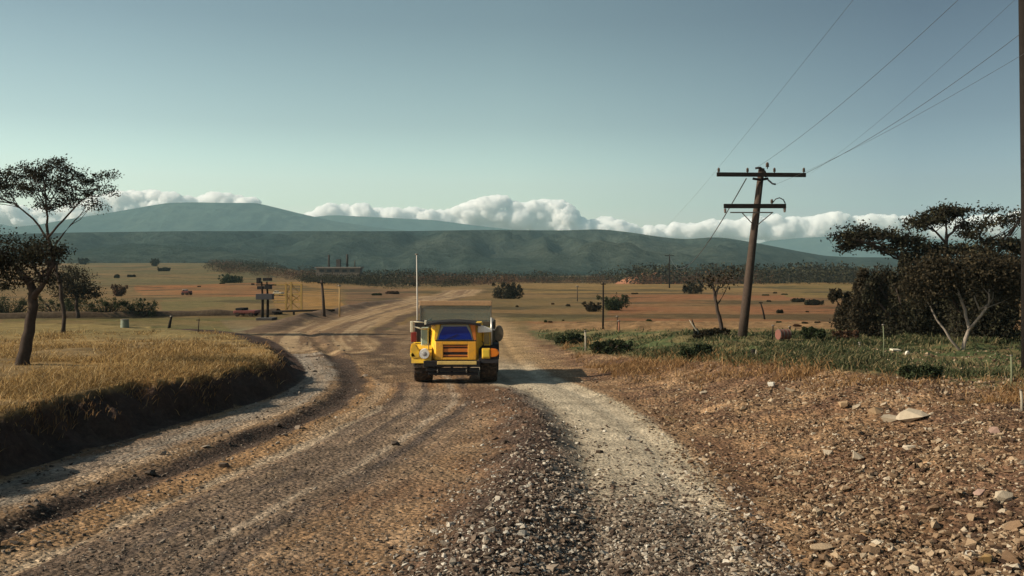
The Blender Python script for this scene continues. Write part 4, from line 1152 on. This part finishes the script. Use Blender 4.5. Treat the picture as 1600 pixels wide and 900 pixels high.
# side boxes beside the cab: pale glazed doors
def _door(bm, sx): add_box(bm, *sorted((sx*0.86, sx*1.10)), 0.36, 1.3, 1.14, 1.74, 0.03)
for sx in (-1, 1):
    d = tp('door', lambda bm: _door(bm, sx), simple('door_paint', (0.55,0.60,0.44), 0.45, dirt=(0.35,0.25,0.12)) if sx < 0 else YELLOW)
    tp('side_window', lambda bm: add_box(bm, *sorted((sx*0.89, sx*1.07)), 0.345, 0.40, 1.22, 1.68, 0.01), G_PALE if sx < 0 else G_GUARD, d)
    tp('door_handle', lambda bm: add_box(bm, *sorted((sx*1.10, sx*1.125)), 0.9, 1.05, 1.20, 1.23, 0.005), BLACK, d)
# fenders and lamps
def _fend(bm, sx):
    pts = []
    xi, xo = sorted((sx*0.74, sx*1.36))
    for t in np.linspace(0, 1, 9):
        a = math.pi*(0.02 + 0.96*t)
        pts.append((0.72 - 0.80*math.cos(a), 0.62 + 0.64*math.sin(a)))
    inn = [(0.72 - 0.72*math.cos(math.pi*(0.02+0.96*t)), 0.62 + 0.575*math.sin(math.pi*(0.02+0.96*t))) for t in np.linspace(1, 0, 9)]
    loop = pts + inn
    A = [bm.verts.new((xi, p[0], p[1])) for p in loop]; B_ = [bm.verts.new((xo, p[0], p[1])) for p in loop]
    nn = len(loop); h = nn//2
    for i in range(h-1):
        for L_ in (A, B_): bm.faces.new((L_[i], L_[i+1], L_[nn-2-i], L_[nn-1-i]))
    for i in range(nn): bm.faces.new((A[i], A[(i+1) % nn], B_[(i+1) % nn], B_[i]))
for sx in (-1, 1):
    fd = tp('fender', lambda bm: _fend(bm, sx), YELLOW if sx < 0 else BLACK)
    xi, xo = sorted((sx*0.86, sx*1.34))
    if sx < 0:
        tp('lamp_housing', lambda bm: add_prism(bm, [(-1.38,0.80),(-1.10,0.80),(-1.10,1.04),(-1.22,1.26),(-1.36,1.28),(-1.40,1.1)], -0.06, 0.12, 0.03), YELLOW, fd)
    else:
        tp('lamp_housing', lambda bm: add_box(bm, 0.84, 1.10, -0.06, 0.12, 0.80, 1.12, 0.025), YELLOW, fd)
    cx = -0.955 if sx < 0 else 0.97
    if sx < 0:
        def _hl(bm):
            bmesh.ops.create_cone(bm, cap_ends=True, segments=24, radius1=0.165, radius2=0.15, depth=0.16, matrix=Matrix.Translation((cx, -0.04, 0.95)) @ Matrix.Rotation(R(90), 4, 'X'))
        hl = tp('headlight', _hl, WHITE)
        tp('lens', lambda bm: bmesh.ops.create_uvsphere(bm, u_segments=16, v_segments=8, radius=0.09, matrix=Matrix.Translation((cx+0.01, -0.10, 0.95)) @ Matrix.Diagonal((1, 0.4, 1, 1))), simple('grey_lens', (0.35,0.33,0.32), 0.2), hl)
    else:
        hl = tp('headlight', lambda bm: add_box(bm, 0.86, 1.08, -0.075, -0.03, 0.84, 1.08, 0.02), simple('yellow_lens', (0.74,0.52,0.05), 0.3))
    tp('indicator', lambda bm: add_prism(bm, [(1.11, 0.84), (1.30, 0.86), (1.40, 0.98), (1.30, 1.10), (1.11, 1.12)] if sx > 0 else [(-1.20,0.84),(-1.38,0.84),(-1.42,0.96),(-1.30,1.0)], -0.06, 0.06, 0.02), LAMPO if sx > 0 else simple('yellow_lens', (0.80,0.60,0.08), 0.3))
# mirrors and posts
ml = tp('mirror', lambda bm: add_box(bm, -1.43, -1.34, 0.26, 0.33, 1.60, 1.95, 0.015), CREAM)
tubes('mirror_arm', [([(-0.88,0.35,1.70),(-1.12,0.30,1.72),(-1.36,0.30,1.80)], 0.022), ([(-0.88,0.40,1.90),(-1.36,0.32,1.93)], 0.018)], CREAM, ml)
tp('side_lamp', lambda bm: add_box(bm, -1.42, -1.24, 0.40, 0.56, 1.28, 1.60, 0.03), REDP)
tp('air_box', lambda bm: add_box(bm, -1.34, -0.98, 0.75, 1.3, 1.18, 1.93, 0.04), BLACK)
tp('beacon', lambda bm: add_box(bm, -0.97, -0.90, 0.20, 0.28, 1.84, 1.98, 0.015), CREAM)
mr = tp('mirror', lambda bm: add_prism(bm, [(0.70, 1.60), (1.16, 1.62), (1.16, 1.72), (0.98, 1.78), (0.72, 1.86)], 0.10, 0.18, 0.015), WHITE)
tp('mirror_head', lambda bm: bmesh.ops.create_cone(bm, cap_ends=True, segments=20, radius1=0.25, radius2=0.22, depth=0.14, matrix=Matrix.Translation((1.36, 0.5, 1.55)) @ Matrix.Rotation(R(90), 4, 'X') @ Matrix.Diagonal((0.6, 1.05, 1, 1))), OLIVE, mr)
tubes('mirror_post', [([(1.13,0.42,1.12),(1.13,0.42,2.06)], 0.032), ([(1.13,0.42,1.70),(1.34,0.5,1.62)], 0.02)], CHROME, mr)
tp('step_box', lambda bm: add_box(bm, 0.90, 1.10, 0.45, 1.3, 1.10, 1.62, 0.03), BLACK)
# dump body behind the cab
def _bed(bm):
    add_box(bm, -1.12, 1.14, 1.55, 4.3, 1.02, 1.12, 0.02)
    add_box(bm, -1.14, -1.06, 1.55, 4.3, 1.12, 1.86, 0.015)
    add_box(bm, 1.08, 1.16, 1.55, 4.3, 1.12, 1.86, 0.015)
    add_box(bm, -1.06, 1.08, 1.55, 1.63, 1.12, 1.88, 0.01)
    add_box(bm, -1.06, 1.08, 4.22, 4.3, 1.12, 1.80, 0.01)
    for y in (2.2, 2.9, 3.6):
        add_box(bm, -1.19, -1.14, y, y+0.1, 1.04, 1.84, 0.01); add_box(bm, 1.16, 1.21, y, y+0.1, 1.04, 1.84, 0.01)
bed = tp('dump_body', _bed, OLIVE)
x0, z1 = P(656, 470, 1.6); x1, _z = P(768, 477, 1.6); z1b = P(656, 477.5, 1.6)[1]
hb = tp('headboard', lambda bm: add_box(bm, x0, x1, 1.55, 1.66, z1b, z1, 0.012), TANP)
tp('guard_panel', lambda bm: add_box(bm, x0+0.03, x1-0.03, 1.59, 1.61, 1.885, z1b-0.004), G_GUARD, hb)
for gx in (x0+0.02, x1-0.02):
    tp('guard_post', lambda bm: add_box(bm, gx-0.02, gx+0.02, 1.57, 1.64, 1.84, z1b-0.002, 0.004), STEEL, hb)
# wheels
def wheel(x, y, r, w):
    def f(bm):
        prof = [(-w/2*0.82, r*0.56), (-w/2, r*0.66), (-w/2, r*0.90), (-w/2*0.86, r*0.985), (-w*0.2, r), (w*0.2, r), (w/2*0.86, r*0.985), (w/2, r*0.90), (w/2, r*0.66), (w/2*0.82, r*0.56)]
        N_ = 40; rings = []
        for k in range(N_):
            a = 2*math.pi*k/N_
            lug = 1.0 if k % 2 else 0.955
            rings.append([bm.verts.new((x+p[0], y+math.cos(a)*p[1]*(lug if p[1] > r*0.95 else 1), r+math.sin(a)*p[1]*(lug if p[1] > r*0.95 else 1))) for p in prof])
        for k in range(N_):
            A, B_ = rings[k], rings[(k+1) % N_]
            for i in range(len(prof)-1): bm.faces.new((A[i], A[i+1], B_[i+1], B_[i]))
    wh = tp('wheel', lambda bm: bmesh.ops.create_cone(bm, cap_ends=True, segments=18, radius1=0.13, radius2=0.13, depth=w*0.7, matrix=Matrix.Translation((x, y, r)) @ Matrix.Rotation(R(90), 4, 'Y')), STEEL)
    tp('tyre', f, RUBBER, wh)
    tp('rim', lambda bm: bmesh.ops.create_cone(bm, cap_ends=True, segments=24, radius1=r*0.57, radius2=r*0.57, depth=w*0.5, matrix=Matrix.Translation((x, y, r)) @ Matrix.Rotation(R(90), 4, 'Y')), YELLOW, wh)
wheel(-1.04, 0.72, 0.58, 0.56); wheel(1.04, 0.72, 0.58, 0.54)
wheel(-1.0, 3.55, 0.58, 0.62); wheel(1.0, 3.55, 0.58, 0.62)

# ------------------------------------------------------------------ power poles and wires
WOODP = simple('weathered_pole', (0.060,0.045,0.036), 0.95, var=0.45, scale=6, dirt=(0.13,0.10,0.08), dirt_amt=0.4, spec=0.05)
WOODD = simple('tarred_wood', (0.020,0.017,0.015), 0.9, var=0.4, scale=6, spec=0.05)
WOODG = simple('grey_wood', (0.30,0.27,0.21), 0.95, var=0.35, scale=9, spec=0.05)
WOODM = simple('greenish_wood', (0.15,0.165,0.10), 0.95, var=0.3, scale=9, spec=0.05)
PORC = simple('porcelain', (0.10,0.075,0.06), 0.3)
WIREM = simple('wire_metal', (0.07,0.075,0.08), 0.6, 0.3)
def pole_tube(name, pts, mat, parent, n=12):
    nb = NB(); nb.tube([p[0] for p in pts], [p[1] for p in pts], n); return nb.build(name, mat, parent)
pb = at(1158, 527); YP = pb.y
pole = empty('utility_pole', pb, 'tall leaning wooden power pole with two crossarms right of the truck', 'power pole')
def pl(px, py, dy=0.0): return Vector(up(px, py, YP + dy)) - pb
sP = YP / F
pole_tube('post', [(Vector((0, 0, -0.4)), 7.5*sP), (pl(1166, 470), 6.9*sP), (pl(1176, 380), 6.0*sP), (pl(1190, 263), 4.8*sP)], WOODP, pole, 16)
def arm(px0, py0, px1, py1, h, dy, name='crossarm', mat=WOODD, d=0.11):
    a, b_ = pl(px0, py0, dy), pl(px1, py1, dy)
    bm = bmesh.new()
    add_box(bm, 0, (b_-a).length, -d/2, d/2, -h/2, h/2, 0.008)
    o = bm_obj(name, bm, mat, pole)
    o.location = a; o.rotation_euler = (0, -math.atan2(b_.z-a.z, b_.x-a.x), 0)
    return o
arm(1120, 272.5, 1259, 273.5, 0.16, -0.28)
arm(1131, 322, 1228, 322, 0.17, -0.30)
arm(1141, 332, 1208, 332, 0.045, -0.25, 'brace', STEEL, 0.05)
def insul(px, py, dy, down=False, r=0.055, h=0.22):
    c = pl(px, py, dy); nb = NB()
    s_ = -1 if down else 1
    zz = [0, 0.06, 0.065, 0.12, 0.125, 0.18, 0.185, 0.22]; rr = [0.02, 0.02, 1, 0.8, 1, 0.75, 0.9, 0.4]
    nb.tube([c + Vector((0, 0, s_*z*h/0.22)) for z in zz], [max(0.02, q*r) for q in rr], 10)
    return nb.build('insulator', PORC, pole)
for px in (1123, 1168, 1210, 1256): insul(px, 271, -0.28)
insul(1133, 324, -0.30, True); insul(1226, 323, -0.30, True); insul(1206, 320, -0.30)
insul(1199, 264, 0, False, 0.07, 0.26)
tubes('top_bracket', [([pl(1180, 263, -0.1), pl(1188, 262, -0.15), pl(1195, 268, -0.15), pl(1197, 277, -0.15)], 0.045), ([pl(1176, 279, -0.2), pl(1188, 281, -0.25), pl(1200, 279, -0.2)], 0.05)], WOODD, pole)
tubes('jumper', [([pl(1200, 281, -0.2), pl(1207, 287, -0.25), pl(1212, 288, -0.25)], 0.035)], WIREM, pole)
tubes('jumper', [([pl(1206, 318, -0.3), pl(1212, 311, -0.35), pl(1218, 309, -0.35), pl(1224, 312, -0.35), pl(1227, 318, -0.3)], 0.022)], WIREM, pole)
tubes('strut', [([pl(1160, 333, -0.2), pl(1176, 350, -0.12)], 0.02), ([pl(1206, 333, -0.2), pl(1183, 352, -0.12)], 0.02)], STEEL, pole)

def wire(label, A, B_, sag, r=0.02, group=None):
    A, B_ = Vector(A), Vector(B_)
    pts = []
    for t in np.linspace(0, 1, 40):
        p = A.lerp(B_, t); p.z -= sag*4*t*(1-t); pts.append(p)
    nb = NB(); nb.tube(pts, r, 5)
    return tag(nb.build('power_line', WIREM, None), label, 'wire', group)
wire('wire rising from the pole top towards the upper right of the sky', up(1182, 262, YP), up(1560, -60, 20), 0.25, 0.0055)
wire('wire rising from the right end of the upper crossarm to the tall edge pole', up(1258, 271, YP), up(1598, 50, 27), 0.25, 0.0075)
wire('wire rising from the jumper loop below the upper crossarm to the upper right', up(1212, 288, YP-0.25), up(1690, 30, 19), 0.2, 0.004)
wire('faint high wire crossing the upper right corner of the sky', up(1268, 270, YP + 2), up(1660, -70, 17), 0.2, 0.0028)
wire('faint wire alone in the sky left of the power pole', up(1420, -110, 16), up(1030, 362, 150), 0.5, 0.0035)
far_b = at(1046, 450)
far_top = up(1046, 398, far_b.y)
wire('thick wire running from the pole top down left past the lower crossarm', up(1166, 279, YP), far_top, 3.2, 0.024)
fp = empty('utility_pole', far_b, 'far thin power pole in the scrub where the thick wire ends', 'power pole')
pole_tube('post', [(Vector((0,0,-0.3)), 0.16), (Vector(far_top)-far_b + Vector((0,0,0.1)), 0.11)], WOODD, fp)
bm = bmesh.new(); add_box(bm, -1.0, 1.0, -0.06, 0.06, (far_top.z-far_b.z)-0.25, (far_top.z-far_b.z)-0.1, 0.01); bm_obj('crossarm', bm, WOODD, fp)

# dark pole at the right edge of the view
YE = 27.0
eb = Vector((up(1604, 600, YE).x, YE, gz(up(1604, 600, YE).x, YE)))
ep = empty('utility_pole', eb, 'tall dark tarred pole cut by the right edge of the photo', 'power pole')
pole_tube('post', [(Vector((0,0,-0.4)), 0.13), (up(1603.5, 300, YE)-eb, 0.13), (up(1601, -20, YE)-eb, 0.155), (up(1600, -140, YE)-eb, 0.15)], WOODD, ep, 14)
bm = bmesh.new(); o_ = up(1600, -110, YE)-eb; add_box(bm, o_.x-1.1, o_.x+1.1, o_.y-0.24, o_.y-0.13, o_.z-0.08, o_.z+0.08, 0.01); bm_obj('crossarm', bm, WOODD, ep)

def simple_pole(name, label, cat, px, py0, pxt, pyt, r0, r1, mat, extra=None, group=None, part='post'):
    b_ = at(px, py0)
    root = empty(name, b_, label, cat, group)
    t_ = up(pxt, pyt, b_.y) - b_
    s = b_.y / F
    pole_tube(part, [(Vector((0,0,-0.3)), r0*s), (t_*0.5 + Vector((0.01,0,0)), (r0+r1)/2*s), (t_, r1*s)], mat, root, 10)
    if extra: extra(root, b_, s, t_)
    return root
def cross(dz, half, h=2.0, off=0.0):
    def f(root, b_, s, t_):
        bm = bmesh.new(); add_box(bm, t_.x+off*s-half*s, t_.x+off*s+half*s, -0.16, -0.10, t_.z-dz*s-h*s/2, t_.z-dz*s+h*s/2); bm_obj('crossarm', bm, WOODD, root)
    return f
def cap(root, b_, s, t_):
    nb = NB(); nb.tube([t_, t_+Vector((0,0,1.5*s))], [2.6*s, 2.2*s], 10); nb.build('cap', STEEL, root)
# pale slim pole just behind the truck
simple_pole('pale_pole', 'slim pale pole rising behind the left side of the truck', 'pole', 652.5, 552, 651, 398, 1.7, 0.7, simple('whitewashed_wood', (0.50,0.47,0.41), 0.8, var=0.15, scale=6), cap)
simple_pole('field_pole', 'thin brown pole crossing the oval bush in the right field', 'pole', 942, 514, 942.5, 441, 1.7, 1.2, WOODD, cross(3, 4, 1.5))
simple_pole('field_pole', 'faint thin pole in the golden field left of the oval bush', 'pole', 902, 471, 902, 448, 0.9, 0.6, WOODP, cap)
simple_pole('field_pole', 'dark pole with a thick foot on the left plain above the far road bank', 'pole', 507, 495, 502.5, 438, 2.6, 1.8, WOODP, cross(4, 6, 1.5))
simple_pole('field_pole', 'thin ochre post right of the thick footed pole on the left plain', 'pole', 530.5, 495, 530.5, 447, 1.3, 1.0, simple('ochre_wood', (0.34,0.23,0.10), 0.9), cap)
simple_pole('leaning_post', 'leaning grey post in the field just right of the power pole', 'post', 1196, 499, 1188, 472, 1.6, 1.0, WOODD, cross(1, 3, 1.5))
simple_pole('leaning_post', 'short dark leaning post on the left plain beside a pale stone', 'post', 263, 513, 268, 495, 2.6, 1.5, WOODD, cap)
simple_pole('thin_post', 'thin brown post in the left field near the grey flat', 'post', 309, 519, 311, 498, 0.9, 0.7, WOODP, cross(2, 3, 1.0))
simple_pole('fence_post', 'pale fence post on the verge right of the truck', 'post', 915, 548, 914.5, 518, 1.7, 1.4, WOODG, cap)
simple_pole('fence_post', 'tall greenish fence post at the right edge below the thicket', 'post', 1580, 608, 1580, 556, 1.7, 1.4, WOODM, cap)
simple_pole('fence_post', 'pale short fence post cut by the right edge on the tawny verge', 'post', 1597, 640, 1595, 610, 2.4, 2.0, WOODG, cap)
simple_pole('fence_post', 'thin grey fence post standing in the green weeds under the right thicket', 'post', 1381, 561, 1380, 508, 1.0, 0.8, WOODM, cap)
simple_pole('fence_post', 'pale stub post in the green weeds left of the thin grey post', 'post', 1343, 543, 1343, 536, 1.5, 1.3, WOODG, cap)
simple_pole('fence_post', 'dark post standing against the right side of the red barrel', 'post', 1233, 531, 1234, 511, 1.8, 1.4, WOODD, cap)
simple_pole('fence_post', 'dark post in the weeds left of the red barrel', 'post', 1206, 531, 1208, 509, 1.2, 0.9, WOODD, cap)
simple_pole('fence_post', 'reddish short post beside the foot of the oval bush pole', 'post', 967, 518, 967, 502, 1.3, 1.0, simple('red_post', (0.22,0.08,0.05), 0.9), cap)
simple_pole('fence_post', 'thin short dark post left of the reddish post', 'post', 964, 516, 964.5, 495, 0.8, 0.6, WOODD, cap)
simple_pole('stump', 'dark broken stump with a pale splinter below the power pole', 'stump', 1176, 557, 1177, 545, 4.0, 2.6, WOODD, lambda root, b_, s, t_: pole_tube('splinter', [(Vector((3.5*s, -0.06, -0.05)), 1.8*s), (Vector((5*s, -0.05, 10*s)), 0.8*s)], WOODG, root))
# fallen branch
b_ = at(1100, 531); fb = empty('dead_branch', b_, 'dead forked branch leaning over the weeds left of the power pole', 'branch')
nb = NB(); s = b_.y/F
q = lambda px, py: up(px, py, b_.y) - b_
nb.tube([q(1100,531), q(1091,520), q(1084,510), q(1077,500)], [2.0*s,1.7*s,1.4*s,0.6*s], 7); nb.build('stick', WOODG, fb)
nb = NB(); nb.tube([q(1086,513), q(1082,502), q(1081,498)], [1.2*s,0.9*s,0.4*s], 6); nb.tube([q(1092,521), q(1084,521)], [1.1*s,0.4*s], 6); nb.build('twig', WOODD, fb)
# pale plank
b_ = at(1398, 556); s = b_.y/F
bm = bmesh.new(); add_box(bm, -7*s, 7*s, -0.10, 0.10, 0.16, 0.20, 0.008)
o = bm_obj('plank', bm, simple('bleached_wood', (0.60,0.54,0.40), 0.9), None); o.location = b_; o.rotation_euler = (0.1, 0.05, 0.15)
tag(o, 'pale bleached plank lying in the green weeds', 'plank')

# red barrel lying in the weeds
b_ = at(1224, 532); s = b_.y/F
br = empty('barrel', b_ + Vector((0, 0, 9*s)), 'red barrel lying among the green weeds right of the power pole', 'barrel')
br.rotation_euler = (0, 0, 0.35)
bm = bmesh.new()
bmesh.ops.create_cone(bm, cap_ends=True, segments=24, radius1=8*s, radius2=8*s, depth=20*s, matrix=Matrix.Rotation(R(90), 4, 'Y'))
bm_obj('drum', bm, simple('red_rust', (0.17,0.065,0.048), 0.7, dirt=(0.12,0.06,0.04), scale=5), br, False)
for x in (-9*s, -3.3*s, 3.3*s, 9*s):
    bm = bmesh.new(); bmesh.ops.create_cone(bm, cap_ends=True, segments=24, radius1=8.5*s, radius2=8.5*s, depth=0.8*s, matrix=Matrix.Translation((x, 0, 0)) @ Matrix.Rotation(R(90), 4, 'Y'))
    bm_obj('hoop', bm, STEEL, br)
# grey drum on the left plain
b_ = at(195, 512); s = b_.y/F
dr = empty('drum', b_, 'grey green upright drum standing below the left hedge', 'drum')
bm = bmesh.new(); bmesh.ops.create_cone(bm, cap_ends=True, segments=20, radius1=6.5*s, radius2=6*s, depth=13*s, matrix=Matrix.Translation((0, 0, 6.3*s))); bm_obj('shell', bm, simple('grey_green_paint', (0.16,0.19,0.14), 0.7), dr)
bm = bmesh.new(); bmesh.ops.create_cone(bm, cap_ends=True, segments=20, radius1=6.6*s, radius2=6.6*s, depth=0.9*s, matrix=Matrix.Translation((0, 0, 12.7*s))); bm_obj('rim', bm, STEEL, dr)

# ------------------------------------------------------------------ works on the left plain
def bxo(name, mat, parent, *args, bev=0.0):
    bm = bmesh.new(); add_box(bm, *args, bev); return bm_obj(name, bm, mat, parent)
# low earth bank along the left plain
a_, c_ = at(-60, 499), at(432, 492)
N_ = 60; V = []; 
for i in range(N_+1):
    t = i/N_; p = a_.lerp(c_, t); p.z = gz(p.x, p.y)
    h = 0.42*(0.75+0.5*vnoise(np.array([t*14]), np.array([0.5]), 4)[0])
    for (dy, z) in ((-0.25, -0.1), (-0.05, h*0.85), (0.35, h), (1.3, h*0.8), (2.6, -0.1)): V.append((p.x, p.y+dy, p.z+z))
Q = [(i*5+k, (i+1)*5+k, (i+1)*5+k+1, i*5+k+1) for i in range(N_) for k in range(4)]
tag(np_mesh('earth_bank', np.array(V), np.array(Q), simple('dark_soil', (0.085,0.06,0.042), 0.95, var=0.5, scale=1.5, dirt=(0.20,0.15,0.09), dirt_amt=0.6, spec=0.05), None, True), 'low dark earth bank crossing the left plain', None, None, 'structure')
# pipe on stands
a_, c_ = at(425, 492), at(523, 489)
pp_ = empty('pipe', a_, 'long dark pipe on low stands left of the far road', 'pipe')
nb = NB(); s = a_.y/F; dv = c_-a_
nb.tube([Vector((0,0,5*s)), dv*0.5+Vector((0,0,5*s)), dv+Vector((0,0,4.2*s))], 1.7*s, 8); nb.build('run', WOODD, pp_)
for t in (0.05, 0.35, 0.65, 0.95):
    o = bxo('stand', WOODD, pp_, dv.x*t-0.06, dv.x*t+0.06, dv.y*t-0.12, dv.y*t+0.12, -0.1 + dv.z*t, dv.z*t + 4.5*s)

# double legged mast with equipment
b_ = at(414, 500); s = b_.y/F
ms = empty('equipment_mast', b_, 'dark two legged mast with stacked equipment boxes on the left plain', 'mast')
def q(px, py): v = up(px, py, b_.y) - b_; return v
for px in (410, 418):
    nb = NB(); nb.tube([q(px, 501), q(px+0.5, 470), q(px-1, 440)], [2.4*s, 2.0*s, 1.0*s], 8); nb.build('leg', WOODD, ms)
for (p0, p1, y0, y1) in ((401, 427, 459, 468), (403, 412, 447, 452), (415, 424, 446, 452), (402, 407, 434, 443), (412, 424, 434, 439)):
    v0, v1 = q(p0, y1), q(p1, y0); bxo('equipment_box', BLACK if y0 != 459 else simple('dark_grey_paint', (0.05,0.05,0.055), 0.7), ms, v0.x, v1.x, -0.3, 0.3, v0.z, v1.z, bev=0.02)
v0, v1 = q(404, 503), q(429, 499.5); bxo('base_slab', simple('dark_concrete', (0.06,0.055,0.05), 0.9), ms, v0.x, v1.x, -0.8, 0.9, -0.1, 0.18, bev=0.03)
v0, v1 = q(401, 446), q(432, 444.5); bxo('crossbar', WOODD, ms, v0.x, v1.x, -0.1, 0.0, v0.z, v1.z)

# ochre scaffold frame
OCHRE = simple('ochre_paint', (0.40,0.26,0.07), 0.7, var=0.25, scale=1.5, dirt=(0.25,0.15,0.07), dirt_amt=0.5)
b_ = at(458, 486); s = b_.y/F
gf = empty('ochre_frame', b_, 'ochre lattice frame standing behind the dark pipe on the left plain', 'frame')
for px in (447, 455, 471):
    v = q(px, 443 if px != 455 else 441); bxo('upright', OCHRE, gf, v.x-1.3*s, v.x+1.3*s, -0.12, 0.12, -0.1, v.z)
for py in (445, 460, 472):
    v0, v1 = q(428, py), q(472, py-1); bxo('rail', OCHRE, gf, v0.x, v1.x, -0.1, 0.1, v0.z-0.9*s, v0.z+0.9*s)
nb = NB()
for (p0, y0, p1, y1) in ((447,472,455,460),(455,472,447,460),(455,472,471,460),(471,472,455,460),(447,460,455,445),(471,460,455,445),(447,486,455,472),(471,486,455,472)):
    nb.tube([q(p0,y0), q(p1,y1)], 0.7*s, 5)
nb.build('brace', OCHRE, gf, False)
# white topped tank/van near the frame
def machine(name, label, cat, px, py, wpx, hpx, col, cabcol, dy=0.0):
    b_ = at(px, py); s = b_.y/F
    r_ = empty(name, b_, label, cat)
    w, h = wpx*s, hpx*s
    bxo('body', col, r_, -w/2, w/2, -0.9, 0.9, 0.35*h, 0.72*h, bev=0.06)
    bxo('cab', cabcol, r_, -w*0.42, -w*0.05, -0.8, 0.8, 0.725*h, h, bev=0.06)
    bxo('window', simple('dark_glass', (0.02,0.025,0.03), 0.1), r_, -w*0.38, -w*0.10, -0.83, -0.79, 0.76*h, 0.94*h)
    for x in (-0.32, 0.30):
        bm = bmesh.new(); bmesh.ops.create_cone(bm, cap_ends=True, segments=18, radius1=0.24*h, radius2=0.24*h, depth=0.3, matrix=Matrix.Translation((x*w, -0.8, 0.24*h)) @ Matrix.Rotation(R(90), 4, 'X')); bm_obj('wheel', bm, RUBBER, r_)
        bm = bmesh.new(); bmesh.ops.create_cone(bm, cap_ends=True, segments=18, radius1=0.24*h, radius2=0.24*h, depth=0.3, matrix=Matrix.Translation((x*w, 0.8, 0.24*h)) @ Matrix.Rotation(R(90), 4, 'X')); bm_obj('wheel', bm, RUBBER, r_)
    return r_
RUSTR = simple('rust_red_paint', (0.17,0.045,0.035), 0.7, dirt=(0.08,0.05,0.04), scale=2)
machine('tractor', 'dark red machine parked at the end of the left earth bank', 'machine', 386, 494, 34, 13, RUSTR, WOODD)
machine('tractor', 'tiny dusty red machine with a pale cab on the orange field', 'machine', 292, 461, 11, 9, RUSTR, simple('dusty_white_paint', (0.40,0.36,0.30), 0.7))
machine('van', 'small cream van among the works behind the ochre frame', 'van', 435, 462, 13, 7.5, simple('dusty_cream_paint', (0.48,0.42,0.30), 0.7), simple('dusty_cream_paint', (0.48,0.42,0.30), 0.7))

# works building far off in the scrub
YF = 300.0
fx = up(527, 430, YF).x; fb_ = Vector((fx, YF, gz(fx, YF)))
fac = empty('works_building', fb_, 'low flat roofed works building with chimneys in the far scrub', 'building')
s = YF/F
def fq(px, py): return up(px, py, YF) - fb_
def fbx(name, mat, p0, p1, y0, y1, d0, d1, parent=fac):
    a, c = fq(p0, y1), fq(p1, y0); return bxo(name, mat, parent, a.x, c.x, d0, d1, max(a.z, -0.2), c.z)
PALEW = simple('pale_render', (0.12,0.10,0.08), 0.9, var=0.3, scale=0.6)
w_ = fbx('wall', PALEW, 494, 562, 419, 440, 0, 6)
fbx('roof', simple('grey_roof', (0.20,0.18,0.155), 0.8, var=0.3, scale=0.7), 492, 564, 417, 419, -0.4, 6.4)
for k in range(5): fbx('window', simple('dark_opening', (0.02,0.02,0.022), 0.4), 499+12*k, 506+12*k, 421, 425, -0.06, -0.005, w_)
SOOT = simple('sooty_brick', (0.055,0.045,0.04), 0.9)
for px, ty, r_ in ((511, 398, 1.5), (540, 397, 1.7), (552, 407, 0.9)):
    a = fq(px, 416.8); t_ = fq(px, ty); nb = NB(); nb.tube([Vector((a.x, 3, a.z)), Vector((a.x, 3, t_.z-0.2)), Vector((a.x, 3, t_.z))], [r_*1.15*s, r_*0.9*s, r_*1.1*s], 10); nb.build('chimney', SOOT, fac)
fbx('hopper', SOOT, 524, 530, 405, 416.9, 1.5, 3.5)
